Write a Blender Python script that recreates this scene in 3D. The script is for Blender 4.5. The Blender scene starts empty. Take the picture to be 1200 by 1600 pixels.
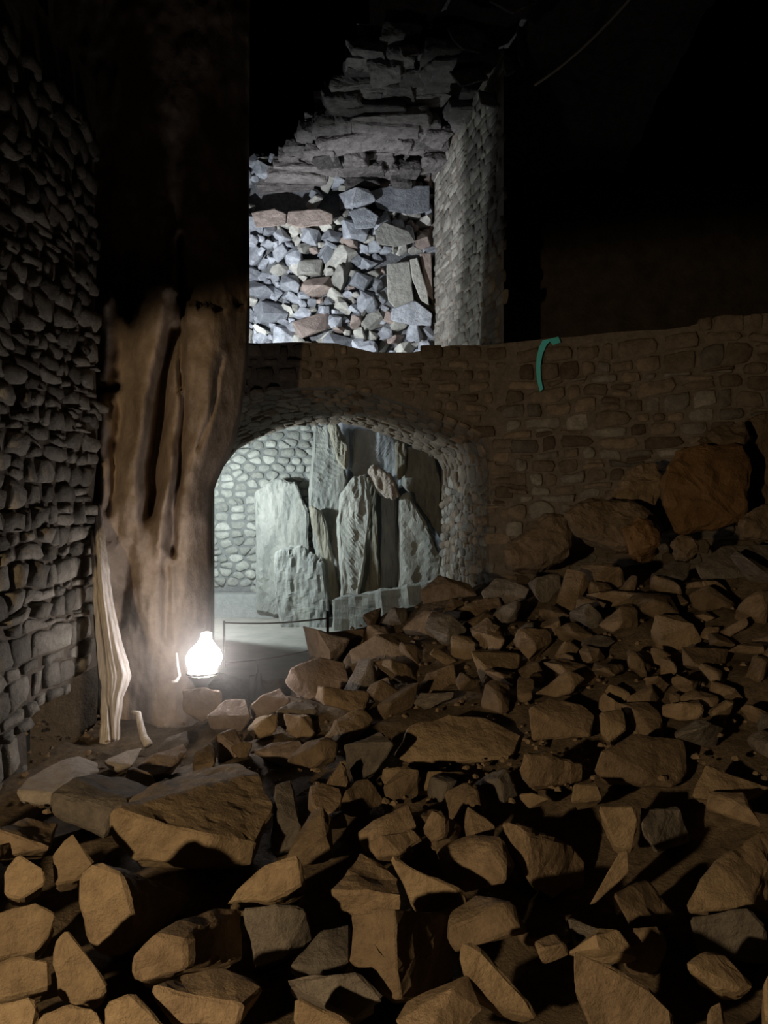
import bpy, bmesh, math, random
from mathutils import Vector, noise
from mathutils.bvhtree import BVHTree

random.seed(11)
scene = bpy.context.scene
COL = scene.collection
F = 1200.0          # focal length in pixels of the 1200 x 1600 frame
EYE = 1.9           # eye height over the tunnel floor


def P(u, v, d):
    """pixel + distance -> world"""
    return Vector(((u - 600) / F * d, d, EYE + (800 - v) / F * d))


# ------------------------------------------------------------------ camera
cam = bpy.data.cameras.new('camera')
cam.sensor_fit = 'VERTICAL'
cam.sensor_height = 24
cam.lens = 24 * F / 1600
cam.clip_start = 0.05
camo = bpy.data.objects.new('camera', cam)
camo.location = (0, 0, EYE)
camo.rotation_euler = (math.pi / 2, 0, 0)
COL.objects.link(camo)
scene.camera = camo

# ------------------------------------------------------------------ world, exposure, lights
w = bpy.data.worlds.new('underground')
scene.world = w
w.use_nodes = True
w.node_tree.nodes['Background'].inputs[0].default_value = (0, 0, 0, 1)
w.node_tree.nodes['Background'].inputs[1].default_value = 0.0      # underground: no sky
vs = scene.view_settings
vs.view_transform = 'Standard'
vs.look = 'None'
vs.exposure = 0
vs.gamma = 1
vs.use_curve_mapping = False


def lamp(name, loc, power, color, radius, spot=None, aim=None, blend=0.5):
    l = bpy.data.lights.new(name, 'SPOT' if spot else 'POINT')
    l.energy = power
    l.color = color
    l.shadow_soft_size = radius
    o = bpy.data.objects.new(name, l)
    o.location = loc
    if spot:
        l.spot_size = math.radians(spot)
        l.spot_blend = blend
        o.rotation_euler = (Vector(aim) - Vector(loc)).to_track_quat('-Z', 'Y').to_euler()
    COL.objects.link(o)
    return o


# hooded warm lamp low beside the visitor's walkway, behind the edge of the picture: its warm light and the
# shadows falling to the other side show on every block of the slope
lamp('walkway_lamp_offscreen', (-1.9, -0.6, EYE - 0.25), 360.0, (1.0, 0.72, 0.40), 0.06, spot=110, aim=(-1.9 + 0.307, -0.6 + 0.760, EYE - 0.25 - 0.574), blend=0.12)
# floodlight hidden behind the rock pillar and the arch jamb, giving the cool light of the chamber
lamp('chamber_floodlight', (-2.95, 11.75, EYE + 0.35), 310.0, (0.86, 0.97, 1.0), 0.08)
# floodlight hidden behind the rock pillar on the bridge deck, giving the cool light on the packed rubble wall
lamp('deck_floodlight', (-3.1, 10.6, EYE + 2.15), 1100.0, (0.88, 0.93, 1.0), 0.06, spot=70, aim=(-0.7, 14.0, EYE + 4.1), blend=0.5)
LAMP_STRENGTH = 46.0

# ------------------------------------------------------------------ materials
MATS = {}


def stone_mat(name, c1, c2, vary=0.35, scale=9.0, bump=0.9, rough=0.85, bscale=26.0, spec=0.25, dist=0.025, stretch=None):
    if name in MATS:
        return MATS[name]
    m = bpy.data.materials.new(name)
    m.use_nodes = True
    nt = m.node_tree
    N, L = nt.nodes, nt.links
    b = N['Principled BSDF']
    geo = N.new('ShaderNodeNewGeometry')
    src = geo.outputs['Position']
    if stretch:
        mp = N.new('ShaderNodeMapping')
        mp.inputs['Scale'].default_value = stretch
        L.new(src, mp.inputs['Vector'])
        src = mp.outputs['Vector']
    n1 = N.new('ShaderNodeTexNoise')
    n1.inputs['Scale'].default_value = scale
    n1.inputs['Detail'].default_value = 6
    n1.inputs['Roughness'].default_value = 0.75
    L.new(src, n1.inputs['Vector'])
    ramp = N.new('ShaderNodeValToRGB')
    ramp.color_ramp.elements[0].position = 0.32
    ramp.color_ramp.elements[1].position = 0.70
    ramp.color_ramp.elements[0].color = (*c1, 1)
    ramp.color_ramp.elements[1].color = (*c2, 1)
    L.new(n1.outputs[0], ramp.inputs[0])
    oi = N.new('ShaderNodeObjectInfo')
    mr = N.new('ShaderNodeMapRange')
    mr.inputs['To Min'].default_value = 1 - vary
    mr.inputs['To Max'].default_value = 1 + vary * 0.6
    L.new(oi.outputs['Random'], mr.inputs['Value'])
    hsv = N.new('ShaderNodeHueSaturation')
    L.new(ramp.outputs[0], hsv.inputs['Color'])
    L.new(mr.outputs[0], hsv.inputs['Value'])
    L.new(hsv.outputs[0], b.inputs['Base Color'])
    n2 = N.new('ShaderNodeTexNoise')
    n2.inputs['Scale'].default_value = bscale
    n2.inputs['Detail'].default_value = 8
    n2.inputs['Roughness'].default_value = 0.7
    L.new(src, n2.inputs['Vector'])
    bp = N.new('ShaderNodeBump')
    bp.inputs['Strength'].default_value = bump
    bp.inputs['Distance'].default_value = dist
    L.new(n2.outputs[0], bp.inputs['Height'])
    L.new(bp.outputs[0], b.inputs['Normal'])
    b.inputs['Roughness'].default_value = rough
    b.inputs['Specular IOR Level'].default_value = spec
    MATS[name] = m
    return m


M_BROWN = stone_mat('brown_rubble', (0.18, 0.132, 0.09), (0.36, 0.272, 0.188))
M_TAN = stone_mat('tan_rubble', (0.24, 0.178, 0.118), (0.42, 0.322, 0.215), vary=0.2)  # lamp light partly in the colour: lighter tone for the lit blocks
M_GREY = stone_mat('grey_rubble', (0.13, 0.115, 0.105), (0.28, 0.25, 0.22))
M_PALE = stone_mat('pale_slab', (0.34, 0.30, 0.265), (0.54, 0.48, 0.42), vary=0.1)  # paler tone holds some of the light falling on these slabs
M_BED = stone_mat('rubble_bed', (0.09, 0.068, 0.047), (0.24, 0.185, 0.13), scale=14, bump=1.0, bscale=30)
M_WALL = stone_mat('wall_stone', (0.165, 0.15, 0.13), (0.38, 0.355, 0.31), vary=0.5, scale=9)
M_WALLR = stone_mat('wall_stone_brown', (0.15, 0.115, 0.085), (0.33, 0.265, 0.20), vary=0.5, scale=9)
M_INFILL = stone_mat('dusty_infill', (0.09, 0.095, 0.10), (0.26, 0.265, 0.27), scale=14)
M_MORTAR = stone_mat('wall_mortar', (0.12, 0.10, 0.08), (0.24, 0.20, 0.165), scale=12)
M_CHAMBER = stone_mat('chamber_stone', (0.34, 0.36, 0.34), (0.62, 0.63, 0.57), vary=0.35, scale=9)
M_CHMORTAR = stone_mat('chamber_mortar', (0.26, 0.28, 0.28), (0.40, 0.42, 0.41), scale=8)
M_SLATE = stone_mat('blue_grey_block', (0.22, 0.235, 0.265), (0.50, 0.515, 0.55), vary=0.5, scale=7)
M_CREAM = stone_mat('cream_block', (0.30, 0.295, 0.265), (0.58, 0.56, 0.50), vary=0.45, scale=7)
M_ROSE = stone_mat('rosy_block', (0.22, 0.172, 0.15), (0.42, 0.335, 0.29), vary=0.3, scale=7)  # around the work lamp this rosy tint carries its pinkish light
M_CEIL = stone_mat('ceiling_slate', (0.085, 0.076, 0.073), (0.23, 0.205, 0.195), vary=0.6, scale=7)
M_ROCKD = stone_mat('cave_rock', (0.11, 0.09, 0.07), (0.25, 0.205, 0.16), scale=2.5, bscale=6, dist=0.06)
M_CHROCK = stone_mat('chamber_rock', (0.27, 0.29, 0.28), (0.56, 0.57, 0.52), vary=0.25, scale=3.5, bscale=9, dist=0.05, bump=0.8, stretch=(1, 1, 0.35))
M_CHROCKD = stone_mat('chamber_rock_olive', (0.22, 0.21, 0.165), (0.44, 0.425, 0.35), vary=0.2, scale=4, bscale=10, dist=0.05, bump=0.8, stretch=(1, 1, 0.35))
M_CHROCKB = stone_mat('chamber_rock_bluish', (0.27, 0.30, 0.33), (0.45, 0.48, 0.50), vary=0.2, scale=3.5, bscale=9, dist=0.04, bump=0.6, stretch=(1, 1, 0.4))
M_BOULDER = stone_mat('ochre_boulder', (0.13, 0.075, 0.035), (0.28, 0.17, 0.085), vary=0.25, scale=4)
M_FLOOR = stone_mat('tunnel_floor', (0.22, 0.22, 0.20), (0.36, 0.35, 0.31), scale=2.5, bscale=30, bump=0.2)
M_DRAPE = stone_mat('pale_fibrous', (0.46, 0.42, 0.40), (0.90, 0.86, 0.84), vary=0.0, scale=10, bscale=26, bump=0.5, rough=0.9, spec=0.1, stretch=(4, 4, 0.25))


def plain(name, c, rough=0.6, metal=0.0, emit=None, strength=0):
    m = bpy.data.materials.new(name)
    m.use_nodes = True
    nt = m.node_tree
    b = nt.nodes['Principled BSDF']
    n = nt.nodes.new('ShaderNodeTexNoise')
    n.inputs['Scale'].default_value = 40
    mix = nt.nodes.new('ShaderNodeMix')
    mix.data_type = 'RGBA'
    mix.inputs['A'].default_value = (*[x * 0.8 for x in c], 1)
    mix.inputs['B'].default_value = (*c, 1)
    nt.links.new(n.outputs[0], mix.inputs['Factor'])
    nt.links.new(mix.outputs['Result'], b.inputs['Base Color'])
    b.inputs['Roughness'].default_value = rough
    b.inputs['Metallic'].default_value = metal
    if emit:
        b.inputs['Emission Color'].default_value = (*emit, 1)
        b.inputs['Emission Strength'].default_value = strength
    return m


M_METAL = plain('lamp_metal', (0.25, 0.24, 0.22), 0.4, 0.6)
M_IRON = plain('dark_iron', (0.05, 0.045, 0.04), 0.6, 0.3)
M_ROPE = plain('grey_rope', (0.12, 0.11, 0.10), 0.8)
M_CABLE = plain('pale_cable', (0.62, 0.56, 0.48), 0.6)
M_CYAN = plain('cyan_tape', (0.16, 0.92, 1.0), 0.4)
M_BULB = plain('lit_bulb', (0.9, 0.9, 0.9), 0.3, 0, (1.0, 0.92, 0.88), LAMP_STRENGTH)


# ------------------------------------------------------------------ helpers
def link(name, me, mat, parent=None, origin=None, smooth=False):
    if origin is None:
        origin = Vector((0, 0, 0))
    else:
        for v in me.vertices:
            v.co -= origin
    o = bpy.data.objects.new(name, me)
    o.location = origin
    COL.objects.link(o)
    if parent:
        o.parent = parent
    if mat:
        me.materials.append(mat)
    if smooth:
        me.polygons.foreach_set('use_smooth', [True] * len(me.polygons))
    return o


def mesh(name, verts, faces):
    me = bpy.data.meshes.new(name)
    me.from_pydata([tuple(v) for v in verts], [], faces)
    me.update()
    return me


def tag(o, label=None, cat=None, group=None, kind=None):
    if label:
        o['label'] = label
    if cat:
        o['category'] = cat
    if group:
        o['group'] = group
    if kind:
        o['kind'] = kind
    return o


def fbm(p, s=1.0, o=4):
    return noise.fractal(Vector(p) * s, 0.9, 2.1, o)


def tube(name, pts, r, mat, parent=None, n=8, origin=None):
    verts, faces = [], []
    pts = [Vector(p) for p in pts]
    for i, p in enumerate(pts):
        t = (pts[min(i + 1, len(pts) - 1)] - pts[max(i - 1, 0)]).normalized()
        a = t.orthogonal().normalized() if i == 0 else (a - t * a.dot(t)).normalized()
        b = t.cross(a)
        rr = r[i] if isinstance(r, (list, tuple)) else r
        for k in range(n):
            th = 2 * math.pi * k / n
            verts.append(p + a * math.cos(th) * rr + b * math.sin(th) * rr)
    for i in range(len(pts) - 1):
        for k in range(n):
            k2 = (k + 1) % n
            faces.append((i * n + k, i * n + k2, (i + 1) * n + k2, (i + 1) * n + k))
    faces.append(tuple(range(n))[::-1])
    faces.append(tuple(range((len(pts) - 1) * n, len(pts) * n)))
    return link(name, mesh(name, verts, faces), mat, parent, origin, smooth=True)


def lathe(name, prof, c, mat, parent=None, n=24, tilt=(0, 0)):
    """prof: (radius, z); closed at both ends"""
    verts, faces = [], []
    for r, z in prof:
        for k in range(n):
            th = 2 * math.pi * k / n
            verts.append(Vector((r * math.cos(th) + tilt[0] * z, r * math.sin(th) + tilt[1] * z, z)) + Vector(c))
    for i in range(len(prof) - 1):
        for k in range(n):
            k2 = (k + 1) % n
            faces.append((i * n + k, i * n + k2, (i + 1) * n + k2, (i + 1) * n + k))
    faces.append(tuple(range(n))[::-1])
    faces.append(tuple(range((len(prof) - 1) * n, len(prof) * n)))
    return link(name, mesh(name, verts, faces), mat, parent, smooth=True)


def hull_mesh(name, pts, bevel=0.012, rough=0.0, cuts=0, dissolve=9, freq=None):
    bm = bmesh.new()
    for p in pts:
        bm.verts.new(p)
    r = bmesh.ops.convex_hull(bm, input=bm.verts)
    bmesh.ops.delete(bm, geom=[g for g in r['geom_interior'] if isinstance(g, bmesh.types.BMVert)], context='VERTS')
    loose = [v for v in bm.verts if not v.link_faces]
    if loose:
        bmesh.ops.delete(bm, geom=loose, context='VERTS')
    bmesh.ops.dissolve_limit(bm, angle_limit=math.radians(dissolve), verts=bm.verts, edges=bm.edges)
    if bevel:
        bmesh.ops.bevel(bm, geom=list(bm.edges), offset=bevel, segments=1, profile=0.6, affect='EDGES', clamp_overlap=True)
    if cuts:
        bmesh.ops.triangulate(bm, faces=bm.faces)
        for _ in range(cuts):
            long = [e for e in bm.edges if e.calc_length() > 0.045]
            if not long:
                break
            bmesh.ops.subdivide_edges(bm, edges=long, cuts=1)
            bmesh.ops.triangulate(bm, faces=[f for f in bm.faces if len(f.verts) > 3])
        bm.normal_update()
        if rough:
            for v in bm.verts:
                co = v.co * freq if freq else v.co
                n1 = fbm(co, 5.0, 3)
                n2 = fbm(co + Vector((7, 3, 1)), 17.0, 3)
                v.co += v.normal * rough * (n1 + 0.45 * n2)
    me = bpy.data.meshes.new(name)
    bm.to_mesh(me)
    bm.free()
    me.update()
    return me


def centroid(pts):
    c = Vector((0, 0, 0))
    for p in pts:
        c += p
    return c / len(pts)


# ------------------------------------------------------------------ masonry: every stone a piece of its own
def clip(poly, a, b, c):
    """keep a*x + b*y <= c"""
    out = []
    for i in range(len(poly)):
        p, q = poly[i], poly[(i + 1) % len(poly)]
        dp, dq = a * p[0] + b * p[1] - c, a * q[0] + b * q[1] - c
        if dp <= 0:
            out.append(p)
        if (dp < 0 < dq) or (dq < 0 < dp):
            t = dp / (dp - dq)
            out.append((p[0] + t * (q[0] - p[0]), p[1] + t * (q[1] - p[1])))
    return out


def cells(s0, s1, t0, t1, sw, sh, jit, drop=0.0, rnd=random, tj=0.5):
    """irregular coursed cells in the wall plane; aspect handled by scaling t"""
    k = sw / sh
    pts = []
    row = 0
    t = t0 - sh
    while t < t1 + sh:
        s = s0 - sw + (row % 2) * sw * 0.5
        while s < s1 + sw:
            if rnd.random() >= drop:
                pts.append((s + rnd.uniform(-jit, jit) * sw, (t + rnd.uniform(-jit, jit) * sh * tj) * k))
            s += sw * rnd.uniform(0.75, 1.25)
        t += sh
        row += 1
    grid = {}
    for p in pts:
        grid.setdefault((int(p[0] // (1.6 * sw)), int(p[1] // (1.6 * sw))), []).append(p)
    out = []
    for p in pts:
        if not (s0 <= p[0] <= s1 and t0 * k <= p[1] <= t1 * k):
            continue
        poly = [(p[0] - 1.4 * sw, p[1] - 1.4 * sw), (p[0] + 1.4 * sw, p[1] - 1.4 * sw),
                (p[0] + 1.4 * sw, p[1] + 1.4 * sw), (p[0] - 1.4 * sw, p[1] + 1.4 * sw)]
        gi, gj = int(p[0] // (1.6 * sw)), int(p[1] // (1.6 * sw))
        for i in range(gi - 2, gi + 3):
            for j in range(gj - 2, gj + 3):
                for q in grid.get((i, j), ()):
                    if q is p:
                        continue
                    a, b = q[0] - p[0], q[1] - p[1]
                    if a * a + b * b > (3.2 * sw) ** 2:
                        continue
                    c = (q[0] ** 2 + q[1] ** 2 - p[0] ** 2 - p[1] ** 2) / 2
                    poly = clip(poly, a, b, c)
                    if len(poly) < 3:
                        break
        if len(poly) >= 3:
            out.append(((p[0], p[1] / k), [(x, y / k) for x, y in poly]))
    return out


def coursed(s0, s1, t0, t1, sw, sh, wob=0.35, rnd=random):
    """stones laid in uneven courses: four wobbly corners each, courses of unlike height"""
    out = []
    t = t0
    row = 0
    ph = rnd.uniform(0, 50)
    bounds = [t0]
    while bounds[-1] < t1:
        bounds.append(bounds[-1] + sh * rnd.uniform(.72, 1.32))

    def line(k, s):
        return bounds[k] + sh * wob * noise.noise(Vector((s / (sw * 2.2), k * 7.3, ph))) + sh * wob * .5 * noise.noise(Vector((s / (sw * .7), k * 3.1, ph + 5)))

    for k in range(len(bounds) - 1):
        s = s0 + rnd.uniform(-.6, 0) * sw
        while s < s1:
            ln = sw * rnd.choice((.55, .75, .9, 1.0, 1.2, 1.45)) * rnd.uniform(.88, 1.12)
            j = sw * .10
            a, b = s, s + ln
            a1, a2, b1, b2 = (a + rnd.uniform(0, j), a + rnd.uniform(0, j), b - rnd.uniform(0, j), b - rnd.uniform(0, j))
            lo = [(a1 + (b1 - a1) * f, line(k, a1 + (b1 - a1) * f) + rnd.uniform(0, .07) * sh) for f in (0, .5, 1)]
            hi = [(b2 + (a2 - b2) * f, line(k + 1, b2 + (a2 - b2) * f) - rnd.uniform(0, .07) * sh) for f in (0, .5, 1)]
            poly = lo + hi
            if rnd.random() < .14 and ln > sw * .8:          # two thin stones, one on the other
                m = rnd.uniform(.4, .6)
                mid = [(x0 + (x1 - x0) * m, y0 + (y1 - y0) * m) for (x0, y0), (x1, y1) in zip(lo, hi[::-1])]
                polys = [lo + mid[::-1], mid + hi]
            else:
                polys = [poly]
            for q in polys:
                cx, cy = sum(p[0] for p in q) / 6, sum(p[1] for p in q) / 6
                if s0 <= cx <= s1 and t0 <= cy <= t1:
                    out.append(((cx, cy), q))
            s = b
    return out


def resample(poly, n):
    """n points round the outline, corners slightly rounded"""
    pts = []
    for i in range(len(poly)):
        p, q = poly[i], poly[(i + 1) % len(poly)]
        pts.append((p[0] * .88 + q[0] * .12, p[1] * .88 + q[1] * .12))
        pts.append((p[0] * .12 + q[0] * .88, p[1] * .12 + q[1] * .88))
    L = [math.dist(pts[i], pts[(i + 1) % len(pts)]) for i in range(len(pts))]
    tot = sum(L)
    out, i, acc = [], 0, 0.0
    for k in range(n):
        d = tot * k / n
        while acc + L[i] < d and i < len(L) - 1:
            acc += L[i]
            i += 1
        f = (d - acc) / max(L[i], 1e-9)
        p, q = pts[i], pts[(i + 1) % len(pts)]
        out.append((p[0] + f * (q[0] - p[0]), p[1] + f * (q[1] - p[1])))
    return out


def lay_stones(parent, f, cl, mats, proud=(0.03, 0.07), joint=0.012, name='stone', keep=None, tilt=0.22, n=10, smooth=True, limit=300, rnd=random):
    """f(s, t, h) -> world point; h is height over the wall face"""
    made = 0
    rest_v, rest_f = [], []
    for (cs, ct), poly in cl:
        if keep and not keep(cs, ct):
            continue
        cx = sum(p[0] for p in poly) / len(poly)
        cy = sum(p[1] for p in poly) / len(poly)
        ext = max(max(abs(p[0] - cx), abs(p[1] - cy)) for p in poly)
        if ext < 0.02:
            continue
        rad = min(max(p[0] for p in poly) - min(p[0] for p in poly), max(p[1] for p in poly) - min(p[1] for p in poly)) / 2
        sc = max(0.55, 1 - joint / max(rad, 0.01))
        ring = [((x - cx) * sc, (y - cy) * sc) for x, y in resample(poly, n)]
        ring = [(x * (1 + rnd.uniform(-.07, .05)), y * (1 + rnd.uniform(-.09, .05))) for x, y in ring]
        h = rnd.uniform(*proud)
        ta, tb = rnd.uniform(-tilt, tilt), rnd.uniform(-tilt, tilt)
        verts, faces = [], []
        for scl, hh in ((1.0, None), (0.985, 0.55), (0.84, 1.0)):
            for x, y in ring:
                if hh is None:
                    hv = -0.03
                else:
                    hv = h * hh + (x * ta + y * tb) * scl * hh + rnd.uniform(-.22, .22) * h * hh
                    hv = max(hv, 0.004)
                verts.append(f(cx + x * scl, cy + y * scl, hv))
        for r in range(2):
            for k in range(n):
                k2 = (k + 1) % n
                faces.append((r * n + k, r * n + k2, (r + 1) * n + k2, (r + 1) * n + k))
        faces.append(tuple(range(2 * n, 3 * n)))
        if made < limit:
            me = mesh(name, verts, faces)
            link(name, me, rnd.choice(mats), parent, centroid(verts), smooth=smooth)
            made += 1
        else:
            b = len(rest_v)
            rest_v += verts
            rest_f += [tuple(i + b for i in fc) for fc in faces]
    if rest_v:
        o = link('small_stones', mesh('small_stones', rest_v, rest_f), mats[0], parent, smooth=smooth)
        o['kind'] = 'stuff'
    return made


# ------------------------------------------------------------------ the rubble slope: height field from its visible skyline
CTRL = [(-200, 1600, 1.8), (0, 1600, 1.95), (300, 1600, 1.95), (600, 1600, 1.95), (900, 1600, 1.95), (1200, 1600, 1.9), (1450, 1600, 1.8),
        (0, 1430, 2.4), (300, 1440, 2.4), (600, 1440, 2.4), (900, 1440, 2.4), (1200, 1420, 2.4), (1500, 1380, 2.3),
        (-50, 1290, 3.1), (150, 1310, 2.95), (350, 1300, 3.0), (600, 1300, 3.0), (900, 1290, 3.0), (1200, 1270, 3.0), (1500, 1230, 2.9),
        (20, 1235, 3.9), (150, 1190, 4.5), (280, 1175, 4.7), (420, 1160, 4.3), (600, 1180, 3.8), (900, 1160, 3.8), (1200, 1130, 3.7),
        (340, 1115, 5.2), (430, 1080, 5.1), (600, 1080, 4.8), (800, 1060, 4.7), (1000, 1040, 4.6), (1200, 1020, 4.4),
        (500, 1010, 6.2), (560, 970, 6.7), (620, 945, 6.9), (700, 985, 5.7), (800, 960, 5.7), (1000, 950, 5.3), (1200, 940, 5.0), (1500, 900, 4.8),
        (690, 915, 6.9), (800, 915, 6.5), (900, 910, 6.2), (1040, 892, 5.9), (1200, 868, 5.6), (1500, 800, 5.4)]
HP = [P(*c) for c in CTRL]
# the slope runs on unseen: behind its skyline it drops, at the walkway it ends
for x, y, z in [(-1.0, 6.2, .2), (-1.3, 5.8, .25), (-.9, 7.0, .08), (-1.1, 7.6, .03), (-.62, 7.0, .3), (-1.6, 6.6, .1), (-1.15, 5.55, .4), (-.75, 6.5, .3), (-2.0, 5.4, .42), (-1.2, 6.0, .35), (-.6, 7.6, .25), (.2, 8.2, .6), (1.2, 8.0, 1.2), (2.4, 7.4, 1.4), (3.6, 6.8, 1.55), (4.5, 6.4, 1.7),
                (-1.4, 1.2, .5), (0, 1.2, .5), (1.4, 1.2, .5), (3.2, 2.0, .9), (4.2, 4.5, 1.5), (-2.6, 2.0, .6), (-2.6, 4.0, .5)]:
    HP.append(Vector((x, y, z)))


def ground(x, y):
    sw = sz = 0.0
    for p in HP:
        d2 = (p.x - x) ** 2 + (p.y - y) ** 2 + 0.012
        wt = 1.0 / d2 ** 1.6
        sw += wt
        sz += wt * p.z
    return sz / sw


def surf(u, v):
    """distance at which the pixel's ray meets the rubble slope"""
    d = 1.6
    while d < 8.5:
        p = P(u, v, d)
        if p.z < ground(p.x, p.y):
            return d
        d += 0.05
    return 7.0


# ------------------------------------------------------------------ the setting: floor
floor = link('floor', mesh('floor', [(-7, .6, 0), (6, .6, 0), (6, 16, 0), (-7, 16, 0), (-7, .6, -.2), (6, .6, -.2), (6, 16, -.2), (-7, 16, -.2)],
                           [(0, 1, 2, 3), (7, 6, 5, 4), (0, 4, 5, 1), (1, 5, 6, 2), (2, 6, 7, 3), (3, 7, 4, 0)]), M_FLOOR)
tag(floor, 'pale trodden floor running through the arched tunnel', 'floor', kind='structure')

WLX = -2.08


def wally(x):
    return 8.1 + .15 * (x + 3) / 4 if x < 1.15 else 8.256 - 0.45 * (x - 1.15)


# bed of the rubble slope
NX, NY = 110, 90
bv, bf = [], []
for j in range(NY + 1):
    y = 1.2 + (8.2 - 1.2) * j / NY
    for i in range(NX + 1):
        x = -2.6 + 7.2 * i / NX
        z = ground(x, y) - (0.25 if y < 3.0 else 0.25 - .19 * min(1, (y - 3.0))) + 0.045 * fbm((x, y, 0), 4, 4)
        bv.append((x, y, max(z, -.05)))
for j in range(NY):
    for i in range(NX):
        a = j * (NX + 1) + i
        if bv[a + NX + 1][1] < wally(bv[a + 1][0]) - .02 and bv[a][0] > WLX - .05:
            bf.append((a, a + 1, a + NX + 2, a + NX + 1))
bed = link('ground', mesh('ground', bv, bf), M_BED, smooth=True)
tag(bed, 'dark earth and grit filling the rubble slope between its blocks', 'ground', kind='structure')

# ------------------------------------------------------------------ wall on the side of the rock pillar (coursed rough stones)


def f_left(s, t, h):       # s runs away from the viewer
    return Vector((WLX + h + 0.05 * fbm((0, s, t), 0.9, 2) - 0.02 * (s - 4.5), s, t))


def niche(s):
    return 0.70 + .16 * noise.noise(Vector((s * 3.1, 2, 0))) + .1 * (s - 4.9)


wl_v, wl_f = [], []
ys = [2.2 + .085 * i for i in range(41)]
zs = [0.0 + .06 * i for i in range(85)]
for y in ys:
    for z in zs:
        p = f_left(y, z, 0)
        wl_v.append(p)
base_n = len(wl_v)
for y in ys:
    for z in zs:
        wl_v.append(Vector((WLX - .5, y, z)))
nz = len(zs)
for i in range(len(ys) - 1):
    for j in range(nz - 1):
        if ys[i] > 4.47 and zs[j] < niche(ys[i]):
            continue                      # low dark niche at the foot
        a = i * nz + j
        wl_f.append((a, a + nz, a + nz + 1, a + 1))
        wl_f.append((base_n + a, base_n + a + 1, base_n + a + nz + 1, base_n + a + nz))
e = (len(ys) - 1) * nz
for j in range(nz - 1):
    wl_f.append((e + j, base_n + e + j, base_n + e + j + 1, e + j + 1))
wall_left = link('wall_left', mesh('wall_left', wl_v, wl_f), M_MORTAR)
tag(wall_left, 'wall of rough grey-brown stones in uneven courses beside the rock pillar', 'wall', kind='structure')
lay_stones(wall_left, f_left, coursed(2.5, 5.58, 0.1, 4.6, 0.235, 0.112, .55), [M_WALL], proud=(0.015, 0.05), joint=0.004,
           keep=lambda s, t: not (s > 4.42 and t < niche(s) + .03) and s > 3.55, limit=300)

# ------------------------------------------------------------------ arch bridge
PROF = [(335, 1010), (335, 850), (335, 765), (345, 735), (370, 703), (410, 682), (450, 668), (490, 662), (530, 660), (570, 668), (610, 682), (650, 699), (682, 715), (692, 735),
        (692, 800), (690, 900), (690, 1010)]
YF = 11.5
far = [P(u, v, YF) for u, v in PROF]
far = [Vector((p.x, p.y, max(p.z, 0.0))) for p in far]
far[0].z = far[-1].z = 0
DECK = EYE + 1.80


def nearpt(p):
    x = -2.54 + (p.x + 2.54) * (1.15 + 2.54) / (0.88 + 2.54)
    return Vector((x, wally(x), p.z))


near = [nearpt(p) for p in far]
av, af = [], []


def quadstrip(A, B):
    b = len(av)
    n = len(A)
    av.extend(A)
    av.extend(B)
    for i in range(n - 1):
        af.append((b + i, b + i + 1, b + n + i + 1, b + n + i))


def deckz(x):
    return DECK + 0.03 * fbm((x * 2, 3, 0), 1.0, 3) - (0.09 if -0.3 < x < 0.5 else 0)


quadstrip(near, far)                                   # vault and jambs
xs_in = sorted(set([p.x for p in near]))
quadstrip(near, [Vector((p.x, wally(p.x), deckz(p.x))) for p in near])
quadstrip(far, [Vector((p.x, YF, deckz(p.x))) for p in far])
quadstrip([Vector((p.x, wally(p.x), deckz(p.x))) for p in near], [Vector((p.x, YF, deckz(p.x))) for p in far])
for xa, xb, yb in ((-4.2, near[0].x, 1), (near[-1].x, 1.35, 1)):
    quadstrip([Vector((xa, wally(xa), 0)), Vector((xb, wally(xb), 0))], [Vector((xa, wally(xa), deckz(xa))), Vector((xb, wally(xb), deckz(xb)))])
    quadstrip([Vector((xa, YF, 0)), Vector((xb, YF, 0))], [Vector((xa, YF, deckz(xa))), Vector((xb, YF, deckz(xb)))])
    quadstrip([Vector((xa, wally(xa), deckz(xa))), Vector((xb, wally(xb), deckz(xb)))], [Vector((xa, YF, deckz(xa))), Vector((xb, YF, deckz(xb)))])
wall_arch = link('wall_arch', mesh('wall_arch', av, af), M_MORTAR)
tag(wall_arch, 'stone bridge wall with a wide low arch opening on the lit chamber', 'wall', kind='structure')


def prof_z(x):
    zz = 0
    for i in range(2, len(near) - 3):
        a, b = near[i], near[i + 1]
        if min(a.x, b.x) <= x <= max(a.x, b.x) and abs(b.x - a.x) > 1e-4:
            zz = max(zz, a.z + (b.z - a.z) * (x - a.x) / (b.x - a.x))
    return zz


def f_arch(s, t, h):
    return Vector((s, wally(s) - h, t))


lay_stones(wall_arch, f_arch, coursed(-2.4, 1.32, 0.2, DECK - 0.02, 0.24, 0.125, .4), [M_WALLR], proud=(0.012, 0.04),
           keep=lambda s, t: t > prof_z(s) + 0.07 and t < deckz(s) - 0.03 and (s > -1.75) and (s > 1.18 or prof_z(s) > 0), limit=200)
# jamb and vault stones: s along the section from the floor up, t along the tunnel
sec = list(zip(near, far))[::-1][:14]
acc = [0.0]
for i in range(len(sec) - 1):
    acc.append(acc[-1] + (sec[i + 1][0] - sec[i][0]).length)


def f_vault(s, t, h):
    s = min(max(s, 0), acc[-1] - 1e-4)
    i = 0
    while acc[i + 1] < s:
        i += 1
    f = (s - acc[i]) / (acc[i + 1] - acc[i])
    a = sec[i][0].lerp(sec[i + 1][0], f)
    b = sec[i][1].lerp(sec[i + 1][1], f)
    along = (sec[i + 1][0] - sec[i][0]).normalized()
    nrm = along.cross(Vector((0, 1, 0))).normalized()
    mid = Vector((-.8, 9.5, 1.4))
    if nrm.dot(mid - a) < 0:
        nrm.negate()
    tt = t / 3.3
    return a.lerp(b, tt) + nrm * h


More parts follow.
